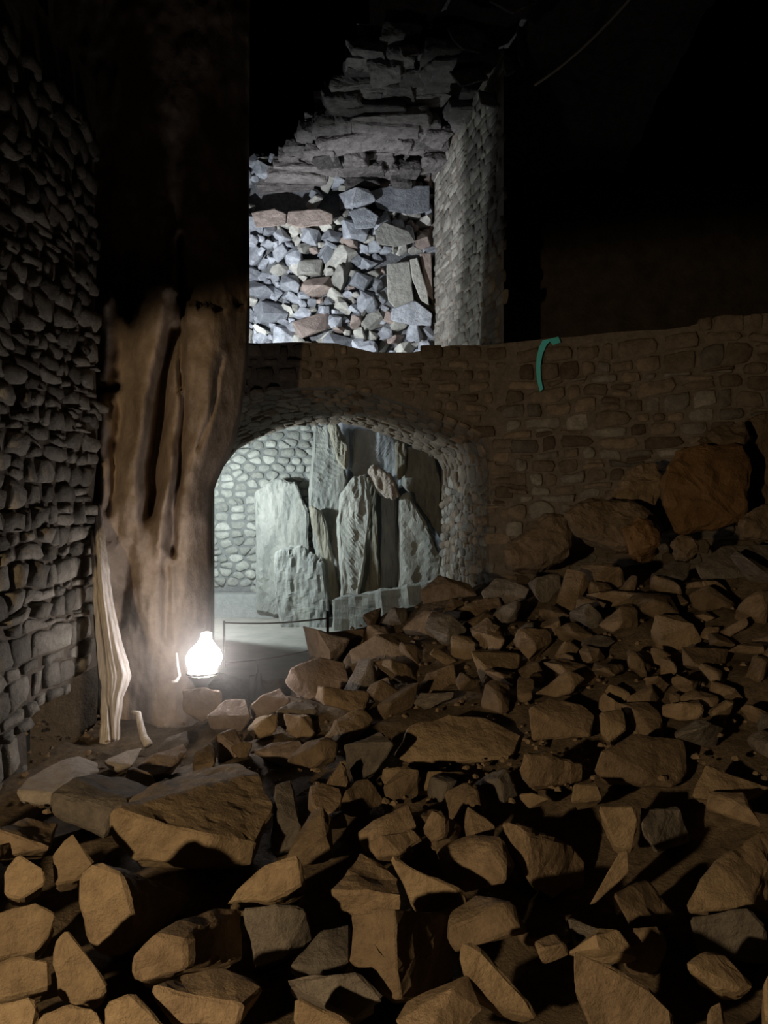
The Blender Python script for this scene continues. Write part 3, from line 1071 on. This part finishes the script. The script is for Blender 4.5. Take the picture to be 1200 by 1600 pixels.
# ------------------------------------------------------------------ blocks of the rubble slope that the photograph shows singly
R = 'blocks of the rubble slope'
FG = [
    ([(126, 1367), (150, 1350), (191, 1364), (203, 1399), (213, 1441), (210, 1465), (189, 1492), (161, 1493), (138, 1465), (126, 1413), (206, 1360, .12), (300, 1400, .45), (268, 1445, .4), (222, 1470, .1)], 2.36, .3, M_TAN, 'long block with a pale oval end face in warm light'),
    ([(170, 1276), (182, 1266), (224, 1280), (332, 1305), (325, 1322), (294, 1357), (245, 1340), (206, 1346), (178, 1315), (205, 1248, .3), (285, 1208, .7), (370, 1192, .8), (405, 1205, .6), (428, 1262, .35), (402, 1318, .12), (395, 1352, .15)], 2.85, .35, M_TAN, 'big flat-topped block with a warm lit broken front edge'),
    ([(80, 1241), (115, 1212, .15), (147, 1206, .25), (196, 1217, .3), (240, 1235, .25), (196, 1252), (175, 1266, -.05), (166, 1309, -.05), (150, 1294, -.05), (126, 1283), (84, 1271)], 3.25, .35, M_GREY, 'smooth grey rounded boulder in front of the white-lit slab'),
    ([(26, 1236), (47, 1212, .2), (84, 1191, .4), (122, 1180, .6), (154, 1190, .6), (157, 1203, .45), (115, 1213, .2), (84, 1238), (80, 1266), (66, 1255), (35, 1252)], 3.75, .3, M_PALE, 'pale slab brightly lit white, leaning at the foot of the stone wall'),
    ([(115, 1296), (131, 1336), (147, 1350), (119, 1378), (84, 1385), (86, 1346), (79, 1331), (94, 1311)], 2.62, .15, M_TAN, 'small pointed stone above the block with the oval end'),
    ([(7, 1357), (28, 1332), (70, 1357), (73, 1381), (35, 1406), (7, 1399)], 2.55, .2, M_TAN, 'rounded warm stone beside the small pointed stone'),
    ([(87, 1462), (105, 1448), (126, 1476), (150, 1504), (171, 1542), (157, 1567), (115, 1563), (94, 1553), (86, 1511)], 2.1, .22, M_TAN, 'smooth warm slab tilted under the block with the oval end'),
    ([(205, 1497), (241, 1458), (290, 1470), (290, 1515), (224, 1539), (206, 1525), (336, 1416, .25), (378, 1420, .3), (382, 1500, .25)], 2.2, .3, M_BROWN, 'broad brown block with a squarish lit end below the oval-ended block'),
    ([(234, 1542), (290, 1518, .1), (350, 1511, .15), (413, 1542, .1), (381, 1570), (371, 1605), (280, 1605), (241, 1570)], 1.98, .3, M_BROWN, 'low rough brown block at the very front edge of the slope'),
    ([(-10, 1425), (55, 1405), (92, 1424), (82, 1462), (60, 1488), (-10, 1500)], 2.3, .25, M_TAN, 'flat-faced warm stone low in the brightest warm light'),
    ([(-5, 1506), (40, 1494), (78, 1500), (79, 1542), (40, 1556), (-5, 1560)], 2.13, .25, M_TAN, 'squarish warm stone under the flat-faced one'),
    ([(-10, 1566), (50, 1558), (60, 1576), (52, 1612), (-10, 1625)], 1.99, .25, M_TAN, 'warm stone at the front edge with a blunt end'),
    ([(62, 1584), (105, 1570), (150, 1574), (165, 1605), (150, 1640), (62, 1640)], 1.93, .25, M_TAN, 'wide warm stone at the front edge under the tilted smooth slab'),
    ([(166, 1568), (205, 1552), (238, 1580), (270, 1612), (160, 1640)], 1.93, .22, M_TAN, 'mossy ochre wedge of stone at the front edge'),
    ([(-10, 1292), (40, 1276, .2), (92, 1286, .25), (78, 1326), (40, 1335), (-10, 1345)], 2.95, .3, M_BROWN, 'dull brown stone lying under the white-lit slab'),
    ([(350, 1415), (371, 1385), (420, 1350), (467, 1338), (474, 1380), (421, 1410), (385, 1415), (480, 1400, .2)], 2.55, .3, M_TAN, 'tapering warm stone under the flat-topped block'),
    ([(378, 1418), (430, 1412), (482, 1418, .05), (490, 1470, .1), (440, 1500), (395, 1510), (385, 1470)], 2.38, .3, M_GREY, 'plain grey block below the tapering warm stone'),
    ([(517, 1390), (536, 1364, .1), (564, 1336, .25), (596, 1350, .22), (624, 1371, .12), (628, 1399), (575, 1390), (519, 1397), (522, 1425, .03), (560, 1432, .03), (625, 1422, .03)], 2.6, .3, M_BROWN, 'gable-shaped stone with a lit sloping top'),
    ([(610, 1336), (624, 1346), (666, 1367), (708, 1385), (729, 1399), (734, 1422), (666, 1413), (652, 1422), (638, 1406), (631, 1378)], 2.5, .16, M_TAN, 'ochre slab sloping down beside the gable-shaped stone'),
    ([(549, 1430), (568, 1423), (617, 1420, -.02), (620, 1518, -.06), (627, 1560, -.06), (617, 1560, -.05), (585, 1535), (568, 1511), (545, 1504), (711, 1430, .25), (708, 1525, .25), (673, 1556, .1)], 2.2, .35, M_BROWN, 'upright block with a sharp vertical ridge, one side in shadow'),
    ([(720, 1486), (729, 1471), (753, 1486), (788, 1525), (820, 1556), (840, 1590), (785, 1581), (732, 1549)], 2.08, .14, M_TAN, 'leaf-shaped tan slab tilted beside the ridged upright block'),
    ([(463, 1555), (498, 1574), (540, 1595), (575, 1612), (480, 1640), (455, 1600)], 1.95, .2, M_TAN, 'tan slab edge at the front under the stepped grey stone'),
    ([(596, 1199), (690, 1205), (697, 1236), (596, 1233), (757, 1211, .15), (764, 1231, .15)], 3.5, .3, M_TAN, 'straight beam-like block lying level across the slope'),
    ([(501, 1241), (515, 1210), (535, 1187), (546, 1220, .1), (545, 1250, .1)], 3.4, .2, M_BROWN, 'small upright wedge beside the straight beam-like block'),
    ([(535, 1164), (596, 1143, .1), (617, 1161), (592, 1206), (582, 1213), (554, 1224), (540, 1185)], 3.6, .3, M_GREY, 'bluish grey block standing behind the small upright wedge'),
    ([(612, 1182), (640, 1132, .15), (700, 1115, .25), (760, 1120, .25), (815, 1150, .2), (800, 1185), (720, 1190), (650, 1198)], 3.8, .4, M_TAN, 'big yellowish block resting just above the straight beam-like block'),
    ([(662, 1297), (680, 1266), (690, 1273), (692, 1305), (676, 1315), (722, 1290, .12), (715, 1310, .12)], 2.9, .2, M_BROWN, 'small egg-shaped stone with one lit end'),
    ([(575, 1315), (596, 1305), (645, 1297, .1), (659, 1311, .1), (624, 1336), (589, 1339)], 2.8, .2, M_BROWN, 'hook-shaped stone above the gable-shaped stone'),
    ([(428, 1224, .15), (456, 1217, .2), (462, 1245, .1), (470, 1290), (474, 1322), (430, 1336), (425, 1310), (428, 1270)], 3.2, .3, M_GREY, 'slate-grey block behind the tapering warm stone'),
    ([(452, 1511), (505, 1455, .1), (547, 1443, .15), (547, 1500, .03), (533, 1514), (460, 1520)], 2.25, .25, M_GREY, 'stepped grey stone with a thin lit lower edge'),
    ([(440, 1530), (490, 1520), (560, 1520), (600, 1560), (560, 1590), (500, 1570)], 2.1, .25, M_GREY, 'grey flat stone under the stepped grey stone'),
    ([(782, 1285), (797, 1280), (825, 1303), (829, 1343), (815, 1353), (895, 1318, .2), (916, 1346, .25), (913, 1399, .2), (867, 1410, .1), (829, 1382, .02)], 2.8, .4, M_BROWN, 'big round-backed boulder with a lit rim on one side'),
    ([(925, 1206), (941, 1171), (990, 1147, .15), (1070, 1154, .2), (1074, 1210, .1), (1053, 1231), (941, 1220)], 3.4, .4, M_BROWN, 'big reddish brown block with a flat face high on the slope'),
    ([(810, 1206), (818, 1173), (829, 1183), (829, 1227), (870, 1180, .15), (913, 1192, .2), (913, 1220, .2), (850, 1226, .05)], 3.3, .3, M_BROWN, 'oblong block with a narrow lit end beside the beam-like block'),
    ([(892, 1255), (895, 1222), (934, 1227), (941, 1245)], 3.15, .15, M_TAN, 'small ochre wedge under the big reddish brown block'),
    ([(1081, 1245), (1102, 1192, .1), (1151, 1206, .1), (1210, 1229, .1), (1165, 1252), (1112, 1241)], 3.2, .25, M_TAN, 'pale tan block with a scooped lower edge'),
    ([(934, 1259), (990, 1259), (997, 1280), (990, 1325), (962, 1322), (955, 1287)], 2.95, .12, M_TAN, 'stub of tan stone with a squarish top'),
    ([(1000, 1258, .1), (1060, 1262, .2), (1081, 1315, .2), (1021, 1324), (1002, 1300)], 2.95, .3, M_GREY, 'grey rounded stone pressed against the stub of tan stone'),
    ([(955, 1395), (1011, 1374, .15), (1039, 1409, .1), (1060, 1430, .1), (1032, 1450), (983, 1448)], 2.48, .25, M_BROWN, 'brown stone with a peaked top above a squarish one'),
    ([(969, 1476), (983, 1452), (1030, 1450), (1039, 1472), (1032, 1514), (976, 1504)], 2.32, .22, M_BROWN, 'squarish brown stone under the peaked brown stone'),
    ([(1070, 1409), (1119, 1346, .1), (1182, 1297, .25), (1215, 1300, .3), (1218, 1430, .15), (1175, 1416), (1074, 1427)], 2.5, .35, M_TAN, 'large tan block rising to a corner beside a black gap'),
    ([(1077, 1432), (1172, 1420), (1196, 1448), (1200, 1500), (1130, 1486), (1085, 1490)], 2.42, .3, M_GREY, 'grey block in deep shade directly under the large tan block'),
    ([(1070, 1507), (1102, 1490, .05), (1130, 1490, .08), (1179, 1539, .03), (1158, 1549), (1123, 1549)], 2.12, .2, M_TAN, 'flat tan stone under the deeply shaded grey block'),
    ([(892, 1479), (920, 1490), (962, 1514), (1018, 1546), (1050, 1577), (1052, 1612), (927, 1620), (913, 1567), (892, 1535)], 1.98, .18, M_BROWN, 'large smooth brown slab tilted at the front edge'),
    ([(803, 1451), (836, 1434, .1), (881, 1427, .15), (895, 1468, .03), (840, 1465), (818, 1471)], 2.4, .22, M_BROWN, 'low wedge of brown stone above the large smooth slab'),
    ([(885, 1430, .1), (920, 1448, .05), (962, 1462), (969, 1497), (920, 1479), (895, 1472)], 2.35, .18, M_GREY, 'thin grey stone lying over the large smooth slab'),
    ([(1192, 1530), (1215, 1500), (1220, 1610), (1196, 1600)], 2.0, .2, M_TAN, 'ochre stone at the edge of the view beside a flat tan stone'),
    ([(1105, 1574), (1130, 1560), (1136, 1605), (1108, 1610)], 1.97, .15, M_BROWN, 'small upright brown stone at the front edge'),
    ([(443, 1065), (454, 1043), (498, 1027, .15), (538, 1036, .2), (545, 1065, .1), (501, 1098), (468, 1090)], 5.1, .4, M_ROSE, 'rosy boulder on the skyline of the slope near the lamp'),
    ([(391, 1102), (406, 1087), (439, 1073, .1), (454, 1095), (432, 1113), (413, 1120), (395, 1128)], 4.85, .25, M_ROSE, 'rosy stone between the lamp and the rosy boulder'),
    ([(430, 1109), (461, 1095, .1), (487, 1098, .1), (498, 1109), (479, 1131), (432, 1135)], 4.65, .25, M_GREY, 'grey brick-like stone under the rosy boulder'),
    ([(648, 1080), (666, 1051, .15), (710, 1036, .2), (718, 1080, .1), (688, 1113), (674, 1113)], 4.75, .3, M_BROWN, 'brown block with a flat top halfway up the slope'),
    ([(655, 922), (685, 897, .1), (707, 911), (736, 915, .1), (747, 930), (707, 940), (660, 945)], 6.5, .35, M_BROWN, 'pointed reddish block on the skyline in front of the arch jamb'),
    ([(710, 955), (743, 937, .1), (780, 933, .15), (790, 966), (714, 970)], 6.0, .3, M_BROWN, 'brown slab under the pointed skyline block'),
    ([(490, 1183), (523, 1124, .2), (567, 1106, .3), (586, 1124, .25), (531, 1153), (516, 1190)], 4.05, .3, M_TAN, 'long sandy stone climbing the slope below the rosy boulder'),
    ([(395, 1175), (425, 1160, .1), (472, 1153, .1), (476, 1179), (457, 1201), (428, 1190)], 4.0, .25, M_ROSE, 'blunt stone in front of the lamp'),
    ([(340, 1146), (366, 1138, .1), (391, 1183), (395, 1201), (340, 1194)], 4.2, .25, M_ROSE, 'stone with a lit edge between the flat-topped block and the lamp'),
    ([(322, 1120), (350, 1092, .1), (385, 1090, .1), (392, 1120), (380, 1142), (330, 1138)], 4.75, .3, M_ROSE, 'stone just beside and below the lamp'),
    ([(286, 1078), (316, 1072, -.02), (345, 1080), (350, 1110), (318, 1128), (284, 1112)], 4.95, .4, M_ROSE, 'stone that the lamp stands on'),
    ([(826, 1106), (859, 1088, .15), (907, 1099, .15), (932, 1117, .1), (921, 1150), (885, 1154), (830, 1157)], 3.9, .35, M_BROWN, 'brown boulder with a pale corner above the oblong block'),
    ([(936, 1113), (973, 1108, .1), (980, 1139), (951, 1161), (940, 1143)], 3.75, .2, M_TAN, 'small orange-tan stone above the big reddish brown block'),
    ([(752, 925), (775, 903, .1), (802, 906, .1), (828, 919), (822, 940), (760, 945)], 6.2, .3, M_GREY, 'grey flat stone on the skyline beside the pointed block'),
    ([(1017, 897), (1053, 875, .1), (1079, 879, .1), (1075, 904), (1039, 926), (1015, 920)], 5.7, .3, M_GREY, 'grey hump-backed stone on the skyline under the ochre boulders'),
    ([(1086, 886), (1127, 853, .2), (1215, 850, .3), (1215, 895, .05), (1145, 905), (1096, 905)], 5.45, .4, M_GREY, 'broad slate-grey slab on the skyline under the ochre boulders'),
    ([(195, 1215), (240, 1180, .15), (288, 1158, .25), (296, 1172, .2), (262, 1206), (222, 1222)], 3.95, .25, M_ROSE, 'thin tilted slab with a white-lit top near the hanging flowstone'),
    ([(160, 1190), (200, 1172, .15), (222, 1168, .2), (206, 1196), (180, 1204)], 4.4, .2, M_PALE, 'flat pale stone at the foot of the hanging flowstone'),
    ([(300, 1198), (306, 1174, .1), (328, 1160, .15), (336, 1166, .15), (338, 1192), (328, 1208), (304, 1212)], 3.95, .3, M_BROWN, 'brown block behind the big flat-topped block'),
]
for pts, d, th, m, lab in FG:
    rock('rubble_block', pts, d, th * .8, m, lab, 'stone', R, bevel=0.009, rough=0.013, cuts=4, drop=0.05 if d < 4 else 0.03)

# thin bent slab edge among the blocks
rock('rubble_block', [(969, 1329), (981, 1329), (983, 1362), (930, 1412), (920, 1415), (960, 1368)], 2.62, .16, M_TAN, 'thin bent tan stone splinter between two dark gaps', 'stone', R, bevel=.004, rough=.003)

# ochre boulders resting on the slope against the wall
OB = [([(1042, 714), (1065, 696, .1), (1164, 687, .2), (1177, 723, .15), (1168, 813), (1087, 835), (1056, 840), (1029, 768)], 5.95, .5, 'biggest ochre boulder on top of the slope against the wall'),
      ([(966, 831), (1000, 800, .1), (1035, 830), (1030, 860), (990, 873)], 5.8, .35, 'small ochre boulder jutting over a dark hollow'),
      ([(876, 790), (948, 772, .1), (1020, 790, .15), (1042, 831), (975, 862), (930, 849), (894, 835)], 6.3, .6, 'long brown boulder between the wall and a dark hollow'),
      ([(1120, 690, .05), (1170, 650, .1), (1230, 630, .1), (1235, 790), (1180, 800)], 6.6, .28, 'tall brown boulder leaning on the biggest ochre one'),
      ([(1080, 690, .1), (1120, 660, .2), (1172, 655, .2), (1170, 692), (1100, 706)], 6.25, .25, 'brown boulder balanced on the biggest ochre boulder'),
      ([(950, 770), (985, 722, .1), (1030, 712, .15), (1040, 760), (1020, 796), (960, 790)], 6.75, .35, 'brown boulder behind the long brown boulder'),
      ([(1160, 800), (1220, 770, .1), (1235, 840), (1190, 838), (1150, 830)], 5.75, .3, 'low brown boulder at the foot of the tall one'),
      ([(790, 850), (850, 800, .1), (890, 800, .1), (900, 860), (850, 890), (790, 890)], 6.7, .5, 'dark brown boulder at the foot of the wall beside the jamb'),
      ([(1050, 835), (1090, 832), (1100, 858), (1066, 872), (1046, 858)], 5.76, .25, 'small brown stone under the biggest ochre boulder')]
for i, (pts, d, th, lab) in enumerate(OB):
    rock('ochre_boulder', pts, d, th, M_BOULDER if i in (0, 1) else M_BROWN, lab, 'boulder', 'boulders on top of the slope', bevel=0.05, rough=0.03, cuts=3, drop=.1)

# ------------------------------------------------------------------ smaller stones filling the slope
rf = random.Random(21)
occupied = []
for pts, *_ in FG:
    us = [p[0] for p in pts]
    vs_ = [p[1] for p in pts]
    occupied.append((min(us), max(us), min(vs_), max(vs_)))
SKY = [(0, 1275), (30, 1240), (100, 1200), (170, 1185), (240, 1175), (330, 1140), (380, 1100), (440, 1066), (500, 1015), (560, 972), (620, 948), (690, 918), (800, 920), (900, 912), (1040, 894), (1200, 870)]
ZONES = [(lambda u, v: v > 1330, 'fist-sized brown stone wedged between the big blocks at the front of the slope', 'fist-sized stones at the front', M_BROWN),
         (lambda u, v: v > 1170, 'brown stone of middling size lying on the middle of the slope', 'middling stones of the slope', M_BROWN),
         (lambda u, v: u < 560, 'rosy grey stone on the slope around the lamp', 'stones around the lamp', M_ROSE),
         (lambda u, v: v > 1020, 'earthy brown stone on the slope under the ochre boulders', 'earthy stones high on the slope', M_BROWN),
         (lambda u, v: True, 'small dull stone along the top of the slope below the stone wall', 'small stones along the top of the slope', M_GREY)]


COLOUR = {'brown_rubble': 'brown', 'tan_rubble': 'tan', 'grey_rubble': 'grey', 'rosy_block': 'rosy'}
LAND = []
for ref, key in [('the block with the pale oval end', 'pale oval end face'), ('the big flat-topped block', 'big flat-topped'), ('the rounded grey boulder', 'smooth grey rounded'),
                 ('the white-lit slab', 'brightly lit white'), ('the squarish-ended brown block', 'squarish lit end'), ('the gable-shaped stone', 'gable-shaped stone with'),
                 ('the ridged upright block', 'sharp vertical ridge'), ('the leaf-shaped slab', 'leaf-shaped'), ('the beam-like block', 'straight beam-like block lying'),
                 ('the bluish grey block', 'bluish grey block standing'), ('the big yellowish block', 'big yellowish'), ('the egg-shaped stone', 'egg-shaped'),
                 ('the round-backed boulder', 'round-backed'), ('the big reddish brown block', 'big reddish brown block with'), ('the oblong block', 'oblong block with'),
                 ('the scooped tan block', 'scooped lower'), ('the peaked brown stone', 'peaked top'), ('the large tan cornered block', 'large tan block rising'),
                 ('the large smooth slab', 'large smooth brown slab'), ('the rosy boulder', 'rosy boulder on the skyline'), ('the brick-like grey stone', 'brick-like'),
                 ('the flat-topped brown block', 'flat top halfway'), ('the pointed skyline block', 'pointed reddish block'), ('the long sandy stone', 'long sandy'),
                 ('the pale-cornered brown boulder', 'pale corner'), ('the orange-tan stone', 'orange-tan'), ('the flat grey skyline stone', 'grey flat stone on'),
                 ('the hump-backed grey stone', 'hump-backed'), ('the broad slate-grey slab', 'broad slate-grey'), ('the jutting ochre boulder', 'jutting over'),
                 ('the lamp', 'that the lamp stands on'), ('the dark boulder by the jamb', 'beside the jamb')]:
    hit = [k for k in BOXC if key in k]
    LAND.append((ref, BOXC[hit[0]]))
used = set()
count = 0
front = 0
placed = []
tries = 0
while count < 232 and tries < 16000:
    tries += 1
    v = rf.uniform(905, 1600)
    u = rf.uniform(-20, 1220)
    if v < interp(SKY, u) + 4:
        continue
    if any(a - 2 < u < b + 2 and c - 2 < v < d + 2 for a, b, c, d in occupied) and rf.random() < 0.93:
        continue
    d = surf(u, v)
    r = (rf.uniform(17, 40) if v < 1120 else rf.uniform(24, 50) if v < 1300 else rf.uniform(34, 64)) / F * d
    p = P(u, v, d)
    if v > 1270:
        if front >= 11:
            continue
    if any((p - q).length < (r + s) * 0.92 for q, s in placed):
        continue
    if any(b[0].x - .7 * r < p.x < b[1].x + .7 * r and b[0].y - .7 * r < p.y < b[1].y + .6 * r and b[0].z - .4 * r < p.z < b[1].z + .4 * r for b in BOXES):
        continue
    front += v > 1270
    placed.append((p, r))
    for test, lab, grp, m in ZONES:
        if test(u, v):
            break
    mat = rf.choice([m, M_BROWN, M_BROWN, M_BROWN, M_TAN if v > 1000 else M_BROWN, M_GREY if rf.random() < .5 else M_BROWN])
    flat = rf.uniform(.4, .85)
    ref, rc_ = min(LAND, key=lambda q: (q[1] - p).length)
    dv_ = rc_ - p
    rel = 'below' if dv_.y > abs(dv_.x) else ('above' if -dv_.y > abs(dv_.x) else 'beside')
    px_r = r / d * F
    size = 'small' if r < .085 else 'middling' if r < .125 else 'large'
    ref2 = sorted(LAND, key=lambda q: (q[1] - p).length)[1][0]
    shape = 'flat' if flat < .55 else 'chunky' if flat > .7 else 'angular'
    grp = 'smaller stones of the rubble slope'
    lab = f"{size} {COLOUR[mat.name]} {'flat' if flat < .55 else 'chunky' if flat > .7 else 'angular'} stone {rel} {ref}"
    if lab in used:
        lab = f"{size} {COLOUR[mat.name]} {shape} stone between {ref} and {ref2}"
    used.add(lab)
    pts = rubble_pts(Vector((p.x, p.y + r * .3, ground(p.x, p.y) + r * (0.2 if v < 1200 else -.12))), r, flat, rf)
    me = hull_mesh('rubble_stone', pts, .008, .010, 3)
    c0 = centroid(pts)
    for _ in range(12):                      # fit the stone into its gap: neighbours touch, none runs through another
        if inside(c0):
            for q in me.vertices:
                q.co.y -= .05
            c0 = c0 - Vector((0, .05, 0))
            continue
        if not clashes(solid(me, .95)):
            break
        for q in me.vertices:
            q.co = c0 + (q.co - c0) * .93 - Vector((0, 0, .02 * r))
    SOLID.append(solid(me))
    o = link('rubble_stone', me, mat, None, c0)
    tag(o, lab, 'stone', grp)
    count += 1

# the slope runs on beyond the view: loose stones nobody can tell apart from here
ov, of_ = [], []
for k in range(260):
    y = rf.uniform(1.6, 6.2)
    sgn = 1 if rf.random() < .8 else -1
    x = (sgn * 640 / F) * y + sgn * rf.uniform(.05, 1.5)
    if x < WLX + .12 or x > 4.4:
        continue
    r = rf.uniform(.06, .17)
    if 600 + (x - 1.5 * r * sgn) / y * F < 1205 and sgn > 0:
        continue
    if 600 + (x + 1.5 * r) / y * F > -5 and sgn < 0:
        continue
    pts = rubble_pts(Vector((x, y, ground(x, y) + r * .1)), r, rf.uniform(.5, .8), rf)
    m_ = hull_mesh('tmp', pts, .008, 0, 0)
    b = len(ov)
    ov += [q.co.copy() for q in m_.vertices]
    of_ += [tuple(b + i for i in p_.vertices) for p_ in m_.polygons]
    bpy.data.meshes.remove(m_)
oo = link('outlying_rubble', mesh('outlying_rubble', ov, of_), M_BROWN, bed)
oo['kind'] = 'stuff'

# grit and chips nobody could count
gv, gf = [], []
for k in range(1300):
    v = rf.uniform(900, 1650)
    u = rf.uniform(-120, 1320)
    if v < interp(SKY, u) + 2:
        continue
    d = 0
    y = 3.3 + 3.6 * rf.random()
    x = (u - 600) / F * y
    z = ground(x, y)
    r = rf.uniform(.006, .019)
    c = Vector((x, y, z - .035))
    b = len(gv)
    n = 5
    for s, h in ((1, -.4), (.9, .25), (.45, .7)):
        for i in range(n):
            th = 2 * math.pi * i / n + rf.uniform(-.3, .3)
            gv.append(c + Vector((math.cos(th) * s * r * rf.uniform(.8, 1.4), math.sin(th) * s * r * rf.uniform(.7, 1.2), h * r * rf.uniform(.7, 1.2))))
    for q in range(2):
        for i in range(n):
            i2 = (i + 1) % n
            gf.append((b + q * n + i, b + q * n + i2, b + (q + 1) * n + i2, b + (q + 1) * n + i))
    gf.append(tuple(b + 2 * n + i for i in range(n)))
gr = link('stone_chips', mesh('stone_chips', gv, gf), M_BROWN, bed)
gr['kind'] = 'stuff'
gr['label'] = 'small stone chips scattered all over the rubble slope'

# ------------------------------------------------------------------ small things
# thin pale stick standing by the flowstone
tube('pale_stick', [P(206, 1112, 4.9), P(216, 1114, 4.88), P(219, 1130, 4.86), P(224, 1150, 4.84), P(232, 1164, 4.8)], [.008, .018, .02, .024, .03], M_DRAPE)
tag(bpy.data.objects['pale_stick'], 'short crooked pale stick poking from the stones below the lamp', 'stick')
tube('small_hook', [P(276, 1020, 5.35), P(278, 1040, 5.33), P(281, 1056, 5.31), P(276, 1064, 5.3), P(269, 1066, 5.3)], [.006, .008, .01, .012, .012], M_DRAPE)
tag(bpy.data.objects['small_hook'], 'small pale hooked cord hanging on the pillar beside the lamp', 'cord')
# rope barrier in the tunnel
ps = bpy.data.objects.new('rope_barrier', None)
ps.location = P(512, 1000, 8.9)
COL.objects.link(ps)
tag(ps, 'thin rope barrier on iron posts across the tunnel mouth', 'barrier')


def chtube(name, pts, r, mat, root):
    return tube(name, [Vector(p) - root.location for p in pts], r, mat, root, n=6)


b1 = P(512, 955, 8.9)
chtube('post', [Vector((b1.x, b1.y, .0)), b1], .018, M_IRON, ps)
b2 = P(350, 970, 9.4)
chtube('post', [Vector((b2.x, b2.y, .0)), b2], .018, M_IRON, ps)
A, B = P(512, 966, 8.9), P(350, 973, 9.4)
chtube('rope', [A.lerp(B, t / 12) - Vector((0, 0, .03 * math.sin(math.pi * t / 12))) for t in range(13)], .010, M_ROPE, ps)
A, B = P(512, 1010, 8.9), P(350, 1036, 9.4)
chtube('rope', [A.lerp(B, t / 12) - Vector((0, 0, .03 * math.sin(math.pi * t / 12))) for t in range(13)], .008, M_ROPE, ps)
st = bpy.data.objects.new('iron_stake', None)
st.location = P(403, 1078, 6.4)
COL.objects.link(st)
tag(st, 'small dark stake with a stub foot standing behind the lamp', 'stake')
chtube('rod', [P(403, 1090, 6.4), P(403, 1034, 6.4)], [.014, .008], M_IRON, st)
chtube('foot', [P(394, 1056, 6.4), P(394, 1092, 6.4)], [.028, .04], M_IRON, st)
chtube('foot', [P(404, 1052, 6.42), P(405, 1092, 6.42)], [.024, .05], M_IRON, st)
# cable hanging from the ceiling
A, Bc, Cc = P(835, 133, 9.3), P(905, 90, 9.0), P(990, -8, 8.6)
cpts = []
for i in range(17):
    t = i / 16
    cpts.append(A * (1 - t) ** 2 + Bc * 2 * t * (1 - t) + Cc * t * t)
tube('hanging_cable', cpts, .016, M_CABLE)
tag(bpy.data.objects['hanging_cable'], 'thin pale cable sagging under the dark ceiling', 'cable')
# cyan tape over the top of the wall
tv, tf = [], []
tp = [(870, 537, 12), (864, 528, 17), (856, 530, 17), (848, 541, 12), (843, 556, 9), (841, 574, 7), (842, 592, 6), (846, 610, 5)]
for side in (0, 1):
    for u, v, wd in tp:
        x = (u - 600) / F * wally(1.6)
        y = wally(x) - .085 - .012 * (1 - side)
        for sgn in (-1, 1):
            q = P(u + sgn * wd / 2, v + (sgn * -2), y)
            tv.append(q)
n = len(tp) * 2
for i in range(len(tp) - 1):
    a = i * 2
    tf.append((a, a + 1, a + 3, a + 2))
    tf.append((n + a, n + a + 2, n + a + 3, n + a + 1))
    tf.append((a, a + 2, n + a + 2, n + a))
    tf.append((a + 1, n + a + 1, n + a + 3, a + 3))
tf.append((0, n, n + 1, 1))
tf.append((n - 2, n - 1, 2 * n - 1, 2 * n - 2))
o = link('cyan_tape', mesh('cyan_tape', tv, tf), M_CYAN, None, Vector(tv[4]))
tag(o, 'bright cyan strip of tape hooked over the top of the stone wall', 'tape')

# ------------------------------------------------------------------ thin haze added round the lamp to give the glow of its glare
hm = bpy.data.materials.new('lamp_glow_haze')
hm.use_nodes = True
hm.node_tree.nodes.clear()
vo = hm.node_tree.nodes.new('ShaderNodeVolumeScatter')
vo.inputs['Density'].default_value = 0.17
vo.inputs['Anisotropy'].default_value = 0.5
ou = hm.node_tree.nodes.new('ShaderNodeOutputMaterial')
hm.node_tree.links.new(vo.outputs[0], ou.inputs['Volume'])
hb = bmesh.new()
bmesh.ops.create_icosphere(hb, subdivisions=3, radius=1.0)
for q in hb.verts:
    q.co = Vector((q.co.x * .75, q.co.y * .6, q.co.z * .65))
hme = bpy.data.meshes.new('haze')
hb.to_mesh(hme)
hb.free()
hz = link('haze', hme, hm)
hz.location = P(322, 1035, 5.0)
tag(hz, 'thin haze added around the lit lamp to make its glow', 'haze', kind='stuff')
